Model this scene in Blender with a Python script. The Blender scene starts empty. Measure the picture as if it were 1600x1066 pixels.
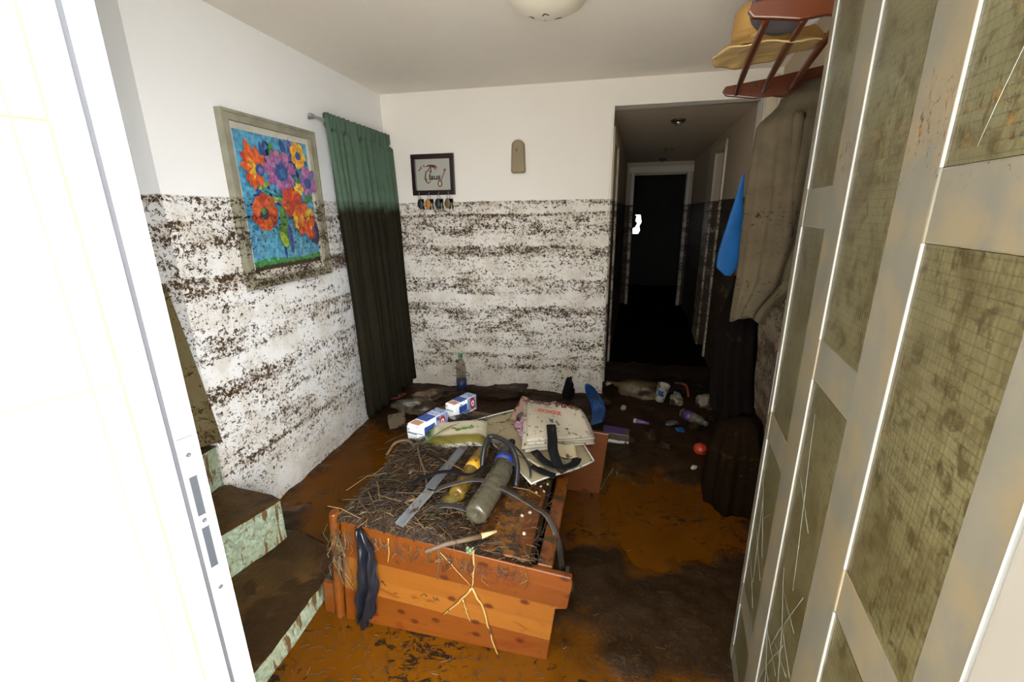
import bpy, bmesh, math, random
from mathutils import Vector, Matrix, noise as mnoise
random.seed(7)
SC = bpy.context.scene
COL = SC.collection
PI = math.pi

# ------------------------------------------------------------------ camera
CAM_H = 1.5
CAM_R = Matrix(((0.98200, 0.03906, -0.18486), (0.18834, -0.27695, 0.94225), (-0.01439, -0.96009, -0.27931)))
cam_data = bpy.data.cameras.new('camera')
cam_data.sensor_width = 36.0
cam_data.lens = 690.0 / 1600.0 * 36.0
cam_data.clip_start = 0.02
cam = bpy.data.objects.new('camera', cam_data)
COL.objects.link(cam)
rx, dn, fw = (Vector(CAM_R.col[i]) for i in range(3))
m = Matrix((rx, -dn, -fw)).transposed().to_4x4()
m.translation = Vector((0, 0, CAM_H))
cam.matrix_world = m
SC.camera = cam

# ------------------------------------------------------------------ light
world = bpy.data.worlds.new('sky')
SC.world = world
world.use_nodes = True
bg = world.node_tree.nodes['Background']
bg.inputs['Color'].default_value = (0.93, 0.97, 1.0, 1)
# hazy sky, brightest round the sun on the street side to the right
_wt = world.node_tree
_tc = _wt.nodes.new('ShaderNodeTexCoord')
_dot = _wt.nodes.new('ShaderNodeVectorMath'); _dot.operation = 'DOT_PRODUCT'
_dot.inputs[1].default_value = (0.82, -0.45, 0.35)
_wt.links.new(_tc.outputs['Generated'], _dot.inputs[0])
_mx = _wt.nodes.new('ShaderNodeMath'); _mx.operation = 'MAXIMUM'; _mx.inputs[1].default_value = 0.0
_wt.links.new(_dot.outputs['Value'], _mx.inputs[0])
_pw = _wt.nodes.new('ShaderNodeMath'); _pw.operation = 'POWER'; _pw.inputs[1].default_value = 2.5
_wt.links.new(_mx.outputs[0], _pw.inputs[0])
_ma = _wt.nodes.new('ShaderNodeMath'); _ma.operation = 'MULTIPLY_ADD'; _ma.inputs[1].default_value = 9.0; _ma.inputs[2].default_value = 1.3
_wt.links.new(_pw.outputs[0], _ma.inputs[0])
_wt.links.new(_ma.outputs[0], bg.inputs['Strength'])
sun_data = bpy.data.lights.new('sun', 'SUN')
sun_data.energy = 6.5
sun_data.angle = 0.01
sun_data.color = (1.0, 0.95, 0.86)
sun = bpy.data.objects.new('sun', sun_data)
COL.objects.link(sun)
sun.rotation_euler = Vector((-0.80, 0.10, -0.72)).to_track_quat('-Z', 'Y').to_euler()
sun.location = (3, -1, 4)
SC.view_settings.view_transform = 'Standard'
SC.view_settings.look = 'None'
SC.view_settings.gamma = 1.0
SC.view_settings.use_curve_mapping = False
SC.view_settings.exposure = 1.72
try:
    SC.cycles.max_bounces = 10
    SC.cycles.diffuse_bounces = 6
    SC.cycles.use_denoising = True
except Exception:
    pass


# ------------------------------------------------------------------ helpers
def at(px, py, z):
    """world point at height z seen at a pixel of the 1600x1066 frame"""
    d = CAM_R @ Vector((px - 800, py - 533, 690))
    t = (z - CAM_H) / d.z
    return Vector((0, 0, CAM_H)) + d * t


def rnd(a, b):
    return random.uniform(a, b)


class MB:
    """collects shapes for ONE mesh object"""
    def __init__(self):
        self.v, self.f, self.mi, self.sm = [], [], [], []

    def add(self, verts, faces, mi=0, smooth=False):
        o = len(self.v)
        self.v += [Vector(p) for p in verts]
        self.f += [tuple(i + o for i in f) for f in faces]
        self.mi += [mi] * len(faces)
        self.sm += [smooth] * len(faces)
        return self

    def box(self, x0, x1, y0, y1, z0, z1, mi=0, M=None):
        p = [Vector((x, y, z)) for z in (z0, z1) for y in (y0, y1) for x in (x0, x1)]
        if M is not None:
            p = [M @ q for q in p]
        return self.add(p, [(0, 2, 3, 1), (4, 5, 7, 6), (0, 1, 5, 4), (2, 6, 7, 3), (0, 4, 6, 2), (1, 3, 7, 5)], mi)

    def prism(self, poly, z0, z1, mi=0, M=None):
        """plan polygon (x, y) extruded in z"""
        n = len(poly)
        p = [Vector((x, y, z0)) for x, y in poly] + [Vector((x, y, z1)) for x, y in poly]
        if M is not None:
            p = [M @ q for q in p]
        f = [tuple(range(n - 1, -1, -1)), tuple(range(n, 2 * n))]
        f += [(i, (i + 1) % n, n + (i + 1) % n, n + i) for i in range(n)]
        return self.add(p, f, mi)

    def front(self, poly, y0, y1, mi=0, M=None):
        """elevation polygon (x, z) extruded in y"""
        n = len(poly)
        p = [Vector((x, y0, z)) for x, z in poly] + [Vector((x, y1, z)) for x, z in poly]
        if M is not None:
            p = [M @ q for q in p]
        f = [tuple(range(n)), tuple(range(2 * n - 1, n - 1, -1))]
        f += [((i + 1) % n, i, n + i, n + (i + 1) % n) for i in range(n)]
        return self.add(p, f, mi)

    def tube(self, pts, r, n=8, mi=0, flat=1.0, up=None, cap=True):
        pts = [Vector(p) for p in pts]
        k = len(pts)
        rs = r if isinstance(r, (list, tuple)) else [r] * k
        verts, faces = [], []
        prev = None
        for i, p in enumerate(pts):
            t = (pts[min(i + 1, k - 1)] - pts[max(i - 1, 0)])
            t = t.normalized() if t.length > 1e-9 else Vector((0, 0, 1))
            ref = Vector(up) if up is not None else (prev if prev is not None else (Vector((0, 0, 1)) if abs(t.z) < .9 else Vector((1, 0, 0))))
            a = (ref - t * ref.dot(t))
            if a.length < 1e-6:
                a = t.orthogonal()
            a.normalize()
            b = t.cross(a)
            prev = a
            for j in range(n):
                w = 2 * PI * j / n
                verts.append(p + b * (math.cos(w) * rs[i]) + a * (math.sin(w) * rs[i] * flat))
        for i in range(k - 1):
            for j in range(n):
                faces.append((i * n + j, i * n + (j + 1) % n, (i + 1) * n + (j + 1) % n, (i + 1) * n + j))
        if cap:
            faces.append(tuple(range(n - 1, -1, -1)))
            faces.append(tuple((k - 1) * n + j for j in range(n)))
        return self.add(verts, faces, mi, True)

    def lathe(self, prof, n=24, mi=0, M=None, sq=None):
        """profile [(r, z)] turned about z; mi may be a function of the profile index"""
        verts, faces, k = [], [], len(prof)
        for r, z in prof:
            for j in range(n):
                a = 2 * PI * j / n
                c, s = math.cos(a), math.sin(a)
                verts.append(Vector((r * c, r * s, z)))
        if M is not None:
            verts = [M @ q for q in verts]
        for i in range(k - 1):
            fs = [(i * n + j, i * n + (j + 1) % n, (i + 1) * n + (j + 1) % n, (i + 1) * n + j) for j in range(n)]
            self.add([], [], 0)
            faces.append((i, fs))
        o = len(self.v)
        self.v += verts
        for i, fs in faces:
            q = mi(i) if callable(mi) else mi
            for f in fs:
                self.f.append(tuple(a + o for a in f)); self.mi.append(q); self.sm.append(True)
        for ring, rev in ((0, True), (k - 1, False)):
            if prof[ring][0] > 1e-5:
                f = [o + ring * n + j for j in range(n)]
                self.f.append(tuple(reversed(f) if rev else f))
                self.mi.append(mi(min(ring, k - 2)) if callable(mi) else mi); self.sm.append(False)
        return self

    def sheet(self, fn, nu, nv, mi=0, thick=0.0, smooth=True):
        """fn(u, v) -> point, u, v in 0..1; thick gives it a second face"""
        P = [[Vector(fn(i / nu, j / nv)) for i in range(nu + 1)] for j in range(nv + 1)]
        w = nu + 1
        verts = [p for row in P for p in row]
        F = [(j * w + i, j * w + i + 1, (j + 1) * w + i + 1, (j + 1) * w + i) for j in range(nv) for i in range(nu)]
        if thick:
            nrm = []
            for j in range(nv + 1):
                for i in range(nu + 1):
                    a = P[j][min(i + 1, nu)] - P[j][max(i - 1, 0)]
                    b = P[min(j + 1, nv)][i] - P[max(j - 1, 0)][i]
                    c = a.cross(b)
                    nrm.append(c.normalized() if c.length > 1e-12 else Vector((0, 0, 1)))
            k = len(verts)
            back = [verts[q] - nrm[q] * thick for q in range(k)]
            G = [tuple(reversed([q + k for q in f])) for f in F]
            rim = [j * w for j in range(nv, -1, -1)] + list(range(1, w)) + [j * w + nu for j in range(1, nv + 1)] + [nv * w + i for i in range(nu - 1, 0, -1)]
            R = [(rim[(q + 1) % len(rim)], rim[q], rim[q] + k, rim[(q + 1) % len(rim)] + k) for q in range(len(rim))]
            return self.add(verts + back, F + G + R, mi, smooth)
        return self.add(verts, F, mi, smooth)

    def ball(self, c, r, n=12, mi=0, sc=(1, 1, 1), wob=0.0, M=None):
        verts, faces = [], []
        k = n // 2
        seed = Vector((rnd(0, 50), rnd(0, 50), rnd(0, 50)))
        for i in range(k + 1):
            th = PI * i / k
            for j in range(n):
                ph = 2 * PI * j / n
                d = Vector((math.sin(th) * math.cos(ph), math.sin(th) * math.sin(ph), math.cos(th)))
                q = r * (1 + wob * mnoise.noise(d * 1.7 + seed) + wob * .5 * mnoise.noise(d * 4 + seed))
                p = Vector((d.x * q * sc[0], d.y * q * sc[1], d.z * q * sc[2]))
                if M is not None:
                    p = M @ p
                verts.append(p + Vector(c))
        for i in range(k):
            for j in range(n):
                faces.append((i * n + j, (i + 1) * n + j, (i + 1) * n + (j + 1) % n, i * n + (j + 1) % n))
        return self.add(verts, faces, mi, True)

    def build(self, name, mats, parent=None, bevel=0, sub=0, off=None, weld=False):
        me = bpy.data.meshes.new(name)
        v = self.v if off is None else [p - Vector(off) for p in self.v]
        me.from_pydata([tuple(p) for p in v], [], self.f)
        if not isinstance(mats, (list, tuple)):
            mats = [mats]
        for q in mats:
            me.materials.append(q)
        me.polygons.foreach_set('material_index', self.mi)
        me.polygons.foreach_set('use_smooth', self.sm)
        if weld:
            b = bmesh.new(); b.from_mesh(me)
            bmesh.ops.remove_doubles(b, verts=b.verts, dist=1e-5)
            b.to_mesh(me); b.free()
        me.update()
        o = bpy.data.objects.new(name, me)
        COL.objects.link(o)
        if parent is not None:
            o.parent = parent
        if off is not None and parent is None:
            o.location = off
        if bevel:
            bv = o.modifiers.new('bevel', 'BEVEL'); bv.width = bevel; bv.segments = 2; bv.limit_method = 'ANGLE'
        if sub:
            sb = o.modifiers.new('sub', 'SUBSURF'); sb.levels = sub; sb.render_levels = sub
        return o


def tag(o, label, cat, group=None, kind=None):
    o['label'] = label
    o['category'] = cat
    if group:
        o['group'] = group
    if kind:
        o['kind'] = kind
    return o


def struct(o, label=None, cat=None):
    o['kind'] = 'structure'
    if label:
        o['label'] = label
        o['category'] = cat
    return o


def thing(name, label, cat, loc=(0, 0, 0), rot=(0, 0, 0), group=None, kind=None):
    o = bpy.data.objects.new(name, None)
    o.empty_display_size = .05
    COL.objects.link(o)
    o.location = loc
    o.rotation_euler = rot
    return tag(o, label, cat, group, kind)


def link_copy(root):
    r = root.copy(); COL.objects.link(r)
    for ch in list(root.children):
        c = ch.copy(); COL.objects.link(c); c.parent = r
        for g in list(ch.children):
            d = g.copy(); COL.objects.link(d); d.parent = c
    return r


def text_mesh(body, size, depth=.0006, shear=0.0, bold=0.0):
    cu = bpy.data.curves.new('lettering', 'FONT')
    cu.body = body; cu.size = size; cu.extrude = depth; cu.align_x = 'CENTER'; cu.align_y = 'CENTER'
    cu.shear = shear; cu.offset = bold
    ob = bpy.data.objects.new('lettering', cu)
    COL.objects.link(ob)
    dg = bpy.context.evaluated_depsgraph_get()
    me = bpy.data.meshes.new_from_object(ob.evaluated_get(dg))
    v = [q.co.copy() for q in me.vertices]
    f = [tuple(p.vertices) for p in me.polygons]
    bpy.data.objects.remove(ob); bpy.data.curves.remove(cu); bpy.data.meshes.remove(me)
    return v, f


# ------------------------------------------------------------------ materials
class NT:
    def __init__(self, tree):
        self.t = tree

    def n(self, kind, **kw):
        nd = self.t.nodes.new(kind)
        ins = kw.pop('i', {})
        for k, v in kw.items():
            setattr(nd, k, v)
        for k, v in ins.items():
            if isinstance(v, bpy.types.NodeSocket):
                self.t.links.new(v, nd.inputs[k])
            else:
                nd.inputs[k].default_value = v
        return nd

    def math(self, op, a, b=0.0, c=None, clamp=False):
        nd = self.n('ShaderNodeMath', operation=op, use_clamp=clamp)
        for k, v in enumerate((a, b) if c is None else (a, b, c)):
            if isinstance(v, bpy.types.NodeSocket):
                self.t.links.new(v, nd.inputs[k])
            else:
                nd.inputs[k].default_value = v
        return nd.outputs[0]

    def step(self, v, lo, hi):
        nd = self.n('ShaderNodeMapRange', interpolation_type='SMOOTHSTEP', i={'Value': v, 'From Min': lo, 'From Max': hi})
        return nd.outputs['Result']

    def mix(self, f, a, b):
        nd = self.n('ShaderNodeMix', data_type='RGBA')
        for k, v in ((0, f), (6, a), (7, b)):
            if isinstance(v, bpy.types.NodeSocket):
                self.t.links.new(v, nd.inputs[k])
            else:
                nd.inputs[k].default_value = (*v, 1) if isinstance(v, (tuple, list)) and len(v) == 3 else v
        return nd.outputs[2]

    def noise(self, vec, scale, detail=2.0, rough=.5, dist=0.0):
        return self.n('ShaderNodeTexNoise', i={'Vector': vec, 'Scale': scale, 'Detail': detail, 'Roughness': rough, 'Distortion': dist}).outputs[0]

    def scaled(self, vec, s):
        return self.n('ShaderNodeVectorMath', operation='MULTIPLY', i={0: vec, 1: s}).outputs[0]


MUD = (0.026, 0.0145, 0.0055)


def new_mat(name):
    mt = bpy.data.materials.new(name)
    mt.use_nodes = True
    t = NT(mt.node_tree)
    b = mt.node_tree.nodes['Principled BSDF']
    return mt, t, b


def mud_group():
    g = bpy.data.node_groups.new('mud_splash', 'ShaderNodeTree')
    g.interface.new_socket('Bias', in_out='INPUT', socket_type='NodeSocketFloat')
    g.interface.new_socket('Mask', in_out='OUTPUT', socket_type='NodeSocketFloat')
    g.interface.new_socket('Film', in_out='OUTPUT', socket_type='NodeSocketFloat')
    t = NT(g)
    gi = g.nodes.new('NodeGroupInput'); go = g.nodes.new('NodeGroupOutput')
    pos = t.n('ShaderNodeNewGeometry').outputs['Position']
    sep = t.n('ShaderNodeSeparateXYZ', i={0: pos})
    z = sep.outputs[2]
    w1 = t.math('SUBTRACT', t.noise(pos, 2.2, 2), .5)
    w2 = t.math('SUBTRACT', t.noise(pos, 14, 2), .5)
    zw = t.math('ADD', t.math('ADD', z, t.math('MULTIPLY', w1, .05)), t.math('MULTIPLY', w2, .012))
    # how thickly each flood level has dried on, by height
    ramp = t.n('ShaderNodeValToRGB', i={0: t.math('DIVIDE', zw, 1.6)})
    cr = ramp.color_ramp
    stops = [(0, .42), (.05, .40), (.12, .46), (.155, .56), (.19, .50), (.212, .66), (.23, .46), (.27, .56), (.32, .50), (.36, .58), (.41, .54),
             (.435, .60), (.462, .64), (.485, .50), (.50, .40), (.535, .40), (.548, .56), (.60, .56), (.615, .62), (.63, .47), (.67, .46), (.72, .50),
             (.735, .64), (.775, .66), (.79, .46), (.815, .46), (.84, .56), (.885, .58), (.918, .58), (.929, .72), (.94, .48), (.965, .54)]
    stops = stops[:32]
    cr.elements[0].position = 0; cr.elements[0].color = (.47, .47, .47, 1)
    cr.elements[1].position = 1; cr.elements[1].color = (.64, .64, .64, 1)
    for p_, v_ in stops[1:31] + [(.968, .55)][:0]:
        e = cr.elements.new(p_); e.color = (v_, v_, v_, 1)
    band = ramp.outputs[0]
    streak = t.noise(t.scaled(pos, (2.2, 2.2, 62)), 1.0, 3, .6)
    fine = t.noise(t.scaled(pos, (1, 1, 1.1)), 56, 4, .66, .6)
    curl = t.noise(t.scaled(pos, (1, 1, 1.25)), 30, 3, .6, 1.6)
    ridge = t.math('SUBTRACT', 1.0, t.math('MULTIPLY', t.math('ABSOLUTE', t.math('SUBTRACT', curl, .5)), 7.0))
    ridge = t.math('MAXIMUM', ridge, 0.0)
    big = t.noise(t.scaled(pos, (1, 1, 2.6)), 4.5, 4, .65)
    dens = t.math('ADD', t.math('MULTIPLY', t.math('SUBTRACT', band, .5), 1.05), t.math('MULTIPLY', t.math('SUBTRACT', big, .5), .85))
    dens = t.math('ADD', dens, t.math('MULTIPLY', t.math('SUBTRACT', streak, .5), .30))
    dens = t.math('ADD', dens, gi.outputs[0])
    v = t.math('ADD', t.math('MULTIPLY', ridge, .24), fine)
    v = t.math('ADD', v, t.math('MULTIPLY', dens, .62))
    mask = t.step(v, .715, .75)
    below = t.step(t.math('ADD', z, t.math('MULTIPLY', w2, .02)), 1.590, 1.580)
    film = t.math('MULTIPLY', below, t.math('ADD', t.math('ADD', .22, t.math('MULTIPLY', t.step(z, .9, .1), .25)), t.math('ADD', t.math('MULTIPLY', t.step(t.noise(pos, 6, 4, .6), .42, .62), .35), t.math('MULTIPLY', t.step(dens, .0, .28), .5))))
    g.links.new(t.math('MULTIPLY', mask, below), go.inputs[0])
    g.links.new(film, go.inputs[1])
    return g


MUDG = mud_group()


def splash(t, bias=0.0):
    nd = t.n('ShaderNodeGroup', node_tree=MUDG)
    if isinstance(bias, bpy.types.NodeSocket):
        t.t.links.new(bias, nd.inputs[0])
    else:
        nd.inputs[0].default_value = bias
    return nd.outputs[0], nd.outputs[1]


def wall_mat(name, base, bias=0.0, film=(.40, .315, .19), rough=.75, deep=False):
    mt, t, b = new_mat(name)
    pos = t.n('ShaderNodeNewGeometry').outputs['Position']
    bi = bias
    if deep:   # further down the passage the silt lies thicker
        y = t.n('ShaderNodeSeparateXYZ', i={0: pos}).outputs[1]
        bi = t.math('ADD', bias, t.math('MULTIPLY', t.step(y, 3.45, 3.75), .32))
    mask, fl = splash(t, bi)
    c = t.mix(t.noise(pos, 3, 3), tuple(x * .96 for x in base), base)
    c = t.mix(t.math('MULTIPLY', fl, .78), c, film)  # silt film, strengthened to carry the shade on the lower walls too
    mudc = t.mix(t.noise(pos, 40, 3), (.014, .0070, .0020), (.070, .034, .0095))
    c = t.mix(mask, c, mudc)
    t.t.links.new(c, b.inputs['Base Color'])
    t.t.links.new(t.math('ADD', rough, t.math('MULTIPLY', mask, -.12)), b.inputs['Roughness'])
    bump = t.n('ShaderNodeBump', i={'Strength': .5, 'Distance': .004, 'Height': t.math('ADD', mask, t.math('MULTIPLY', t.noise(pos, 90, 2), .12))})
    t.t.links.new(bump.outputs[0], b.inputs['Normal'])
    return mt


BRIGHT = {'ceiling_paint', 'passage_ceiling_dimmed', 'white_frame_metal', 'pale_paving', 'black_plastic', 'carton_white', 'frosted_glass', 'yellowed_grout'}


def pmat(name, col, rough=.55, metal=0.0, dirt=0.0, dscale=14.0, var=.25, film=0.0, mudcol=MUD, bump=0.0, alpha=1.0, spec=.5, coat=0.0, dirtz=None):
    """a surface with uneven colour, a thin silt film and clots of mud"""
    mt, t, b = new_mat(name)
    if name not in BRIGHT:
        col = tuple(x * .62 for x in col)
    oc = t.n('ShaderNodeTexCoord').outputs['Object']
    c = t.mix(t.noise(oc, 9, 3), tuple(x * (1 - var) for x in col), tuple(min(1, x * (1 + var * .5)) for x in col))
    if film:
        c = t.mix(t.math('MULTIPLY', t.step(t.noise(oc, 7, 4, .6), .3, .7), film), c, (.20, .125, .055))
    if dirt:
        k = t.step(t.noise(oc, dscale, 5, .65, .4), .62 - dirt * .32, .66 - dirt * .32)
        c = t.mix(k, c, t.mix(t.noise(oc, 60, 2), tuple(x * .7 for x in mudcol), tuple(x * 1.5 for x in mudcol)))
    t.t.links.new(c, b.inputs['Base Color'])
    b.inputs['Roughness'].default_value = rough
    b.inputs['Metallic'].default_value = metal
    b.inputs['Specular IOR Level'].default_value = spec
    if coat:
        b.inputs['Coat Weight'].default_value = coat
        b.inputs['Coat Roughness'].default_value = .15
    if bump:
        bp = t.n('ShaderNodeBump', i={'Strength': bump, 'Distance': .004, 'Height': t.noise(oc, 55, 4, .6)})
        t.t.links.new(bp.outputs[0], b.inputs['Normal'])
    if alpha < 1:
        tr = t.n('ShaderNodeBsdfTransparent')
        mx = t.n('ShaderNodeMixShader', i={0: alpha, 1: tr.outputs[0], 2: b.outputs[0]})
        t.t.links.new(mx.outputs[0], t.t.nodes['Material Output'].inputs[0])
    return mt


def silted(name, base, rough=.6, bias=0.0, film=.5, muddy=(.07, .042, .018), cover=0.0, bump=0.0, metal=0.0, spec=.15, vscale=12, vamt=.18, low=None):
    """object surface that carries the same dried flood levels as the walls (world height)"""
    mt, t, b = new_mat(name)
    base = tuple(x * .76 for x in base); muddy = tuple(x * .7 for x in muddy)
    pos = t.n('ShaderNodeNewGeometry').outputs['Position']
    bi = bias
    if low:
        zz_ = t.n('ShaderNodeSeparateXYZ', i={0: pos}).outputs[2]
        bi = t.math('ADD', bias, t.math('MULTIPLY', t.step(t.math('ABSOLUTE', t.math('SUBTRACT', zz_, low[0])), low[1], low[1] * .6), low[2]))
    mask, fl = splash(t, bi)
    c = t.mix(t.step(t.noise(pos, vscale, 3), .3, .7), tuple(x * (1 - vamt) for x in base), tuple(min(1, x * (1 + vamt * .6)) for x in base))
    b.inputs['Specular IOR Level'].default_value = spec
    c = t.mix(t.math('MULTIPLY', fl, film), c, muddy)
    if cover:
        z = t.n('ShaderNodeSeparateXYZ', i={0: pos}).outputs[2]
        zz = t.math('ADD', z, t.math('MULTIPLY', t.math('SUBTRACT', t.noise(pos, 9, 4, .6), .5), .10))
        c = t.mix(t.math('MULTIPLY', t.step(zz, 1.60, 1.50), cover), c, muddy)
    c = t.mix(mask, c, MUD)
    t.t.links.new(c, b.inputs['Base Color'])
    b.inputs['Roughness'].default_value = rough
    b.inputs['Metallic'].default_value = metal
    if bump:
        bp = t.n('ShaderNodeBump', i={'Strength': bump, 'Distance': .003, 'Height': t.noise(pos, 70, 4, .6)})
        t.t.links.new(bp.outputs[0], b.inputs['Normal'])
    return mt


def pine_mat(name, light=(.135, .036, .0028), dark=(.080, .017, .0012), vertical=False, plank=.075, dirt=.25, axis='z'):
    mt, t, b = new_mat(name)
    oc = t.n('ShaderNodeTexCoord').outputs['Object']
    sep = t.n('ShaderNodeSeparateXYZ', i={0: oc})
    q = sep.outputs[{'x': 0, 'y': 1, 'z': 2}[axis]]
    idx = t.math('FLOOR', t.math('DIVIDE', q, plank))
    per = t.n('ShaderNodeTexWhiteNoise', noise_dimensions='1D', i={'W': idx}).outputs[0]
    if axis == 'z':
        sc_ = (2.2, 2.2, 34)
    elif axis == 'x':
        sc_ = (34, 2.2, 20)
    else:
        sc_ = (2.2, 34, 20)
    off = t.n('ShaderNodeVectorMath', operation='ADD', i={0: t.scaled(oc, sc_), 1: t.n('ShaderNodeCombineXYZ', i={0: t.math('MULTIPLY', per, 17), 1: t.math('MULTIPLY', per, 5)}).outputs[0]}).outputs[0]
    grain = t.noise(off, 1.0, 4, .6, .6)
    c = t.mix(grain, dark, light)
    c = t.mix(t.math('MULTIPLY', t.step(per, .55, .95), .75), c, t.mix(grain, (.155, .052, .0055), (.215, .082, .011)))
    c = t.mix(t.math('MULTIPLY', t.step(per, .25, .02), .45), c, (.075, .018, .0018))
    flat = t.n('ShaderNodeCombineXYZ', i={0: sep.outputs[0 if axis == 'z' else 1], 1: t.math('MULTIPLY', sep.outputs[2 if axis == 'z' else 0], 1.5)}).outputs[0]
    kv = t.n('ShaderNodeTexVoronoi', voronoi_dimensions='2D', i={'Vector': flat, 'Scale': 7.0, 'Randomness': 1.0})
    kn = t.math('MULTIPLY', t.step(kv.outputs['Distance'], .16, .06), t.step(t.n('ShaderNodeSeparateColor', i={0: kv.outputs['Color']}).outputs[0], .55, .58))
    c = t.mix(t.math('MULTIPLY', kn, .85), c, (.035, .006, .0015))
    st_ = t.step(t.noise(t.scaled(oc, (1, 1, 2.2)), 7, 3, .6, .8), .60, .70)
    c = t.mix(t.math('MULTIPLY', st_, .6), c, (.085, .011, .002))
    fr = t.math('FRACT', t.math('DIVIDE', q, plank))
    c = t.mix(t.math('MULTIPLY', t.step(t.math('ABSOLUTE', t.math('SUBTRACT', fr, .5)), .485, .496), .6), c, (.09, .03, .01))
    k = t.step(t.noise(oc, 26, 5, .7, .5), .70 - dirt * .3, .73 - dirt * .3)
    c = t.mix(k, c, MUD)
    t.t.links.new(c, b.inputs['Base Color'])
    b.inputs['Roughness'].default_value = .34
    bp = t.n('ShaderNodeBump', i={'Strength': .25, 'Distance': .002, 'Height': grain})
    t.t.links.new(bp.outputs[0], b.inputs['Normal'])
    return mt


def terrazzo_mat():
    mt, t, b = new_mat('green_terrazzo')
    oc = t.n('ShaderNodeTexCoord').outputs['Object']
    vor = t.n('ShaderNodeTexVoronoi', i={'Vector': oc, 'Scale': 90})
    chip = t.n('ShaderNodeSeparateColor', i={0: vor.outputs['Color']}).outputs[0]
    c = t.mix(chip, (.13, .165, .105), (.30, .335, .245))
    c = t.mix(t.math('MULTIPLY', t.step(t.noise(oc, 6, 4, .6), .40, .65), .55), c, (.19, .20, .11))
    drip = t.noise(t.scaled(oc, (1, 1, .16)), 42, 4, .65, .3)
    k = t.step(t.math('ADD', drip, t.math('MULTIPLY', t.math('SUBTRACT', t.noise(oc, 7, 2), .5), .5)), .565, .60)
    k = t.math('MAXIMUM', k, t.step(t.noise(oc, 26, 5, .7, .6), .60, .63))
    c = t.mix(k, c, t.mix(t.noise(oc, 50, 2), (.05, .026, .009), (.13, .07, .026)))
    t.t.links.new(c, b.inputs['Base Color'])
    b.inputs['Roughness'].default_value = .4
    return mt


def alu_mat():
    mt, t, b = new_mat('oxidised_aluminium')
    oc = t.n('ShaderNodeTexCoord').outputs['Object']
    pos = t.n('ShaderNodeNewGeometry').outputs['Position']
    z = t.n('ShaderNodeSeparateXYZ', i={0: pos}).outputs[2]
    c = t.mix(t.noise(t.scaled(oc, (1, 1, .35)), 13, 4, .6), (.088, .081, .062), (.165, .150, .115))
    c = t.mix(t.math('MULTIPLY', t.step(t.noise(oc, 9, 4, .6), .42, .62), .55), c, (.19, .140, .068))
    band = t.math('MAXIMUM', t.math('SUBTRACT', .12, t.math('ABSOLUTE', t.math('SUBTRACT', z, 1.60))), 0.0)
    k = t.step(t.math('ADD', t.noise(t.scaled(oc, (1.3, 1.3, 1)), 74, 5, .7, .9), t.math('MULTIPLY', band, 1.15)), .68, .70)
    c = t.mix(k, c, t.mix(t.step(t.noise(oc, 60, 2), .4, .6), (.040, .018, .005), (.17, .088, .022)))
    t.t.links.new(c, b.inputs['Base Color'])
    b.inputs['Metallic'].default_value = .25
    b.inputs['Roughness'].default_value = .38
    return mt


M = {}
M['wall'] = wall_mat('white_wall_paint', (.84, .835, .825), -.015)
M['wallback'] = wall_mat('warm_lit_back_wall', (.84, .79, .715), -.02)  # same white paint with warm bounced light mixed into its colour
M['wallhall'] = wall_mat('passage_wall_dimmed', (.58, .48, .35), .03, film=(.08, .05, .022), deep=True)  # wall paint with the passage's dimness put into a darker colour
M['wallstair'] = wall_mat('pale_green_wall', (.56, .62, .58), -.02, film=(.50, .48, .38))
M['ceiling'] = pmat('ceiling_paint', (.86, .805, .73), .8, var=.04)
M['ceilhall'] = pmat('passage_ceiling_dimmed', (.55, .46, .34), .8, var=.05)  # ceiling paint darkened in colour to stand for the dim passage
M['trim'] = wall_mat('cream_trim', (.70, .62, .46), .06, film=(.30, .22, .12), rough=.5)
M['white_trim'] = wall_mat('white_trim', (.74, .70, .62), .02, film=(.4, .3, .2), rough=.5)
M['dark_room'] = pmat('unlit_plaster', (.06, .055, .05), .8)  # near-black plaster colour stands in for the missing light
M['alu'] = alu_mat()
M['alu_pale'] = pmat('pale_lit_aluminium', (.72, .71, .67), .3, metal=.3, dirt=.0, dscale=30, var=.12)  # paler metal; lit white of the beads and leaf edge put in colour
M['frame_white'] = pmat('white_frame_metal', (.82, .81, .79), .35, metal=.1, var=.06)
M['dark_gap'] = pmat('dark_gap_shade', (.05, .05, .06), .5)  # near-black colour stands for shade in the gap and plate seams
M['steel'] = pmat('strike_steel', (.42, .42, .43), .4, metal=.3, var=.15)
M['terrazzo'] = terrazzo_mat()
M['mudtread'] = pmat('wet_tread_mud', (.095, .047, .0125), .42, var=.75, bump=1.0, dirt=.35, dscale=5, mudcol=(.024, .0115, .0035), spec=.12)
M['black'] = pmat('black_plastic', (.012, .012, .014), .35, dirt=.12, var=.3)
M['blackcloth'] = pmat('black_webbing', (.008, .0075, .008), .85, dirt=.1, var=.3, spec=.15)
M['grey'] = pmat('grey_plastic', (.028, .029, .031), .35, dirt=.2, var=.25, film=.2)
M['greylight'] = pmat('pale_grey_plastic', (.155, .165, .172), .35, dirt=.12, var=.2, film=.15)
M['brown_wood'] = pmat('varnished_wood', (.15, .030, .005), .28, var=.4, coat=.4, dirt=.04)
M['straw'] = pmat('straw', (.66, .38, .10), .8, var=.35, bump=.6)
M['strawpale'] = pmat('pale_straw', (.80, .55, .22), .8, var=.25, bump=.5)


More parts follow.
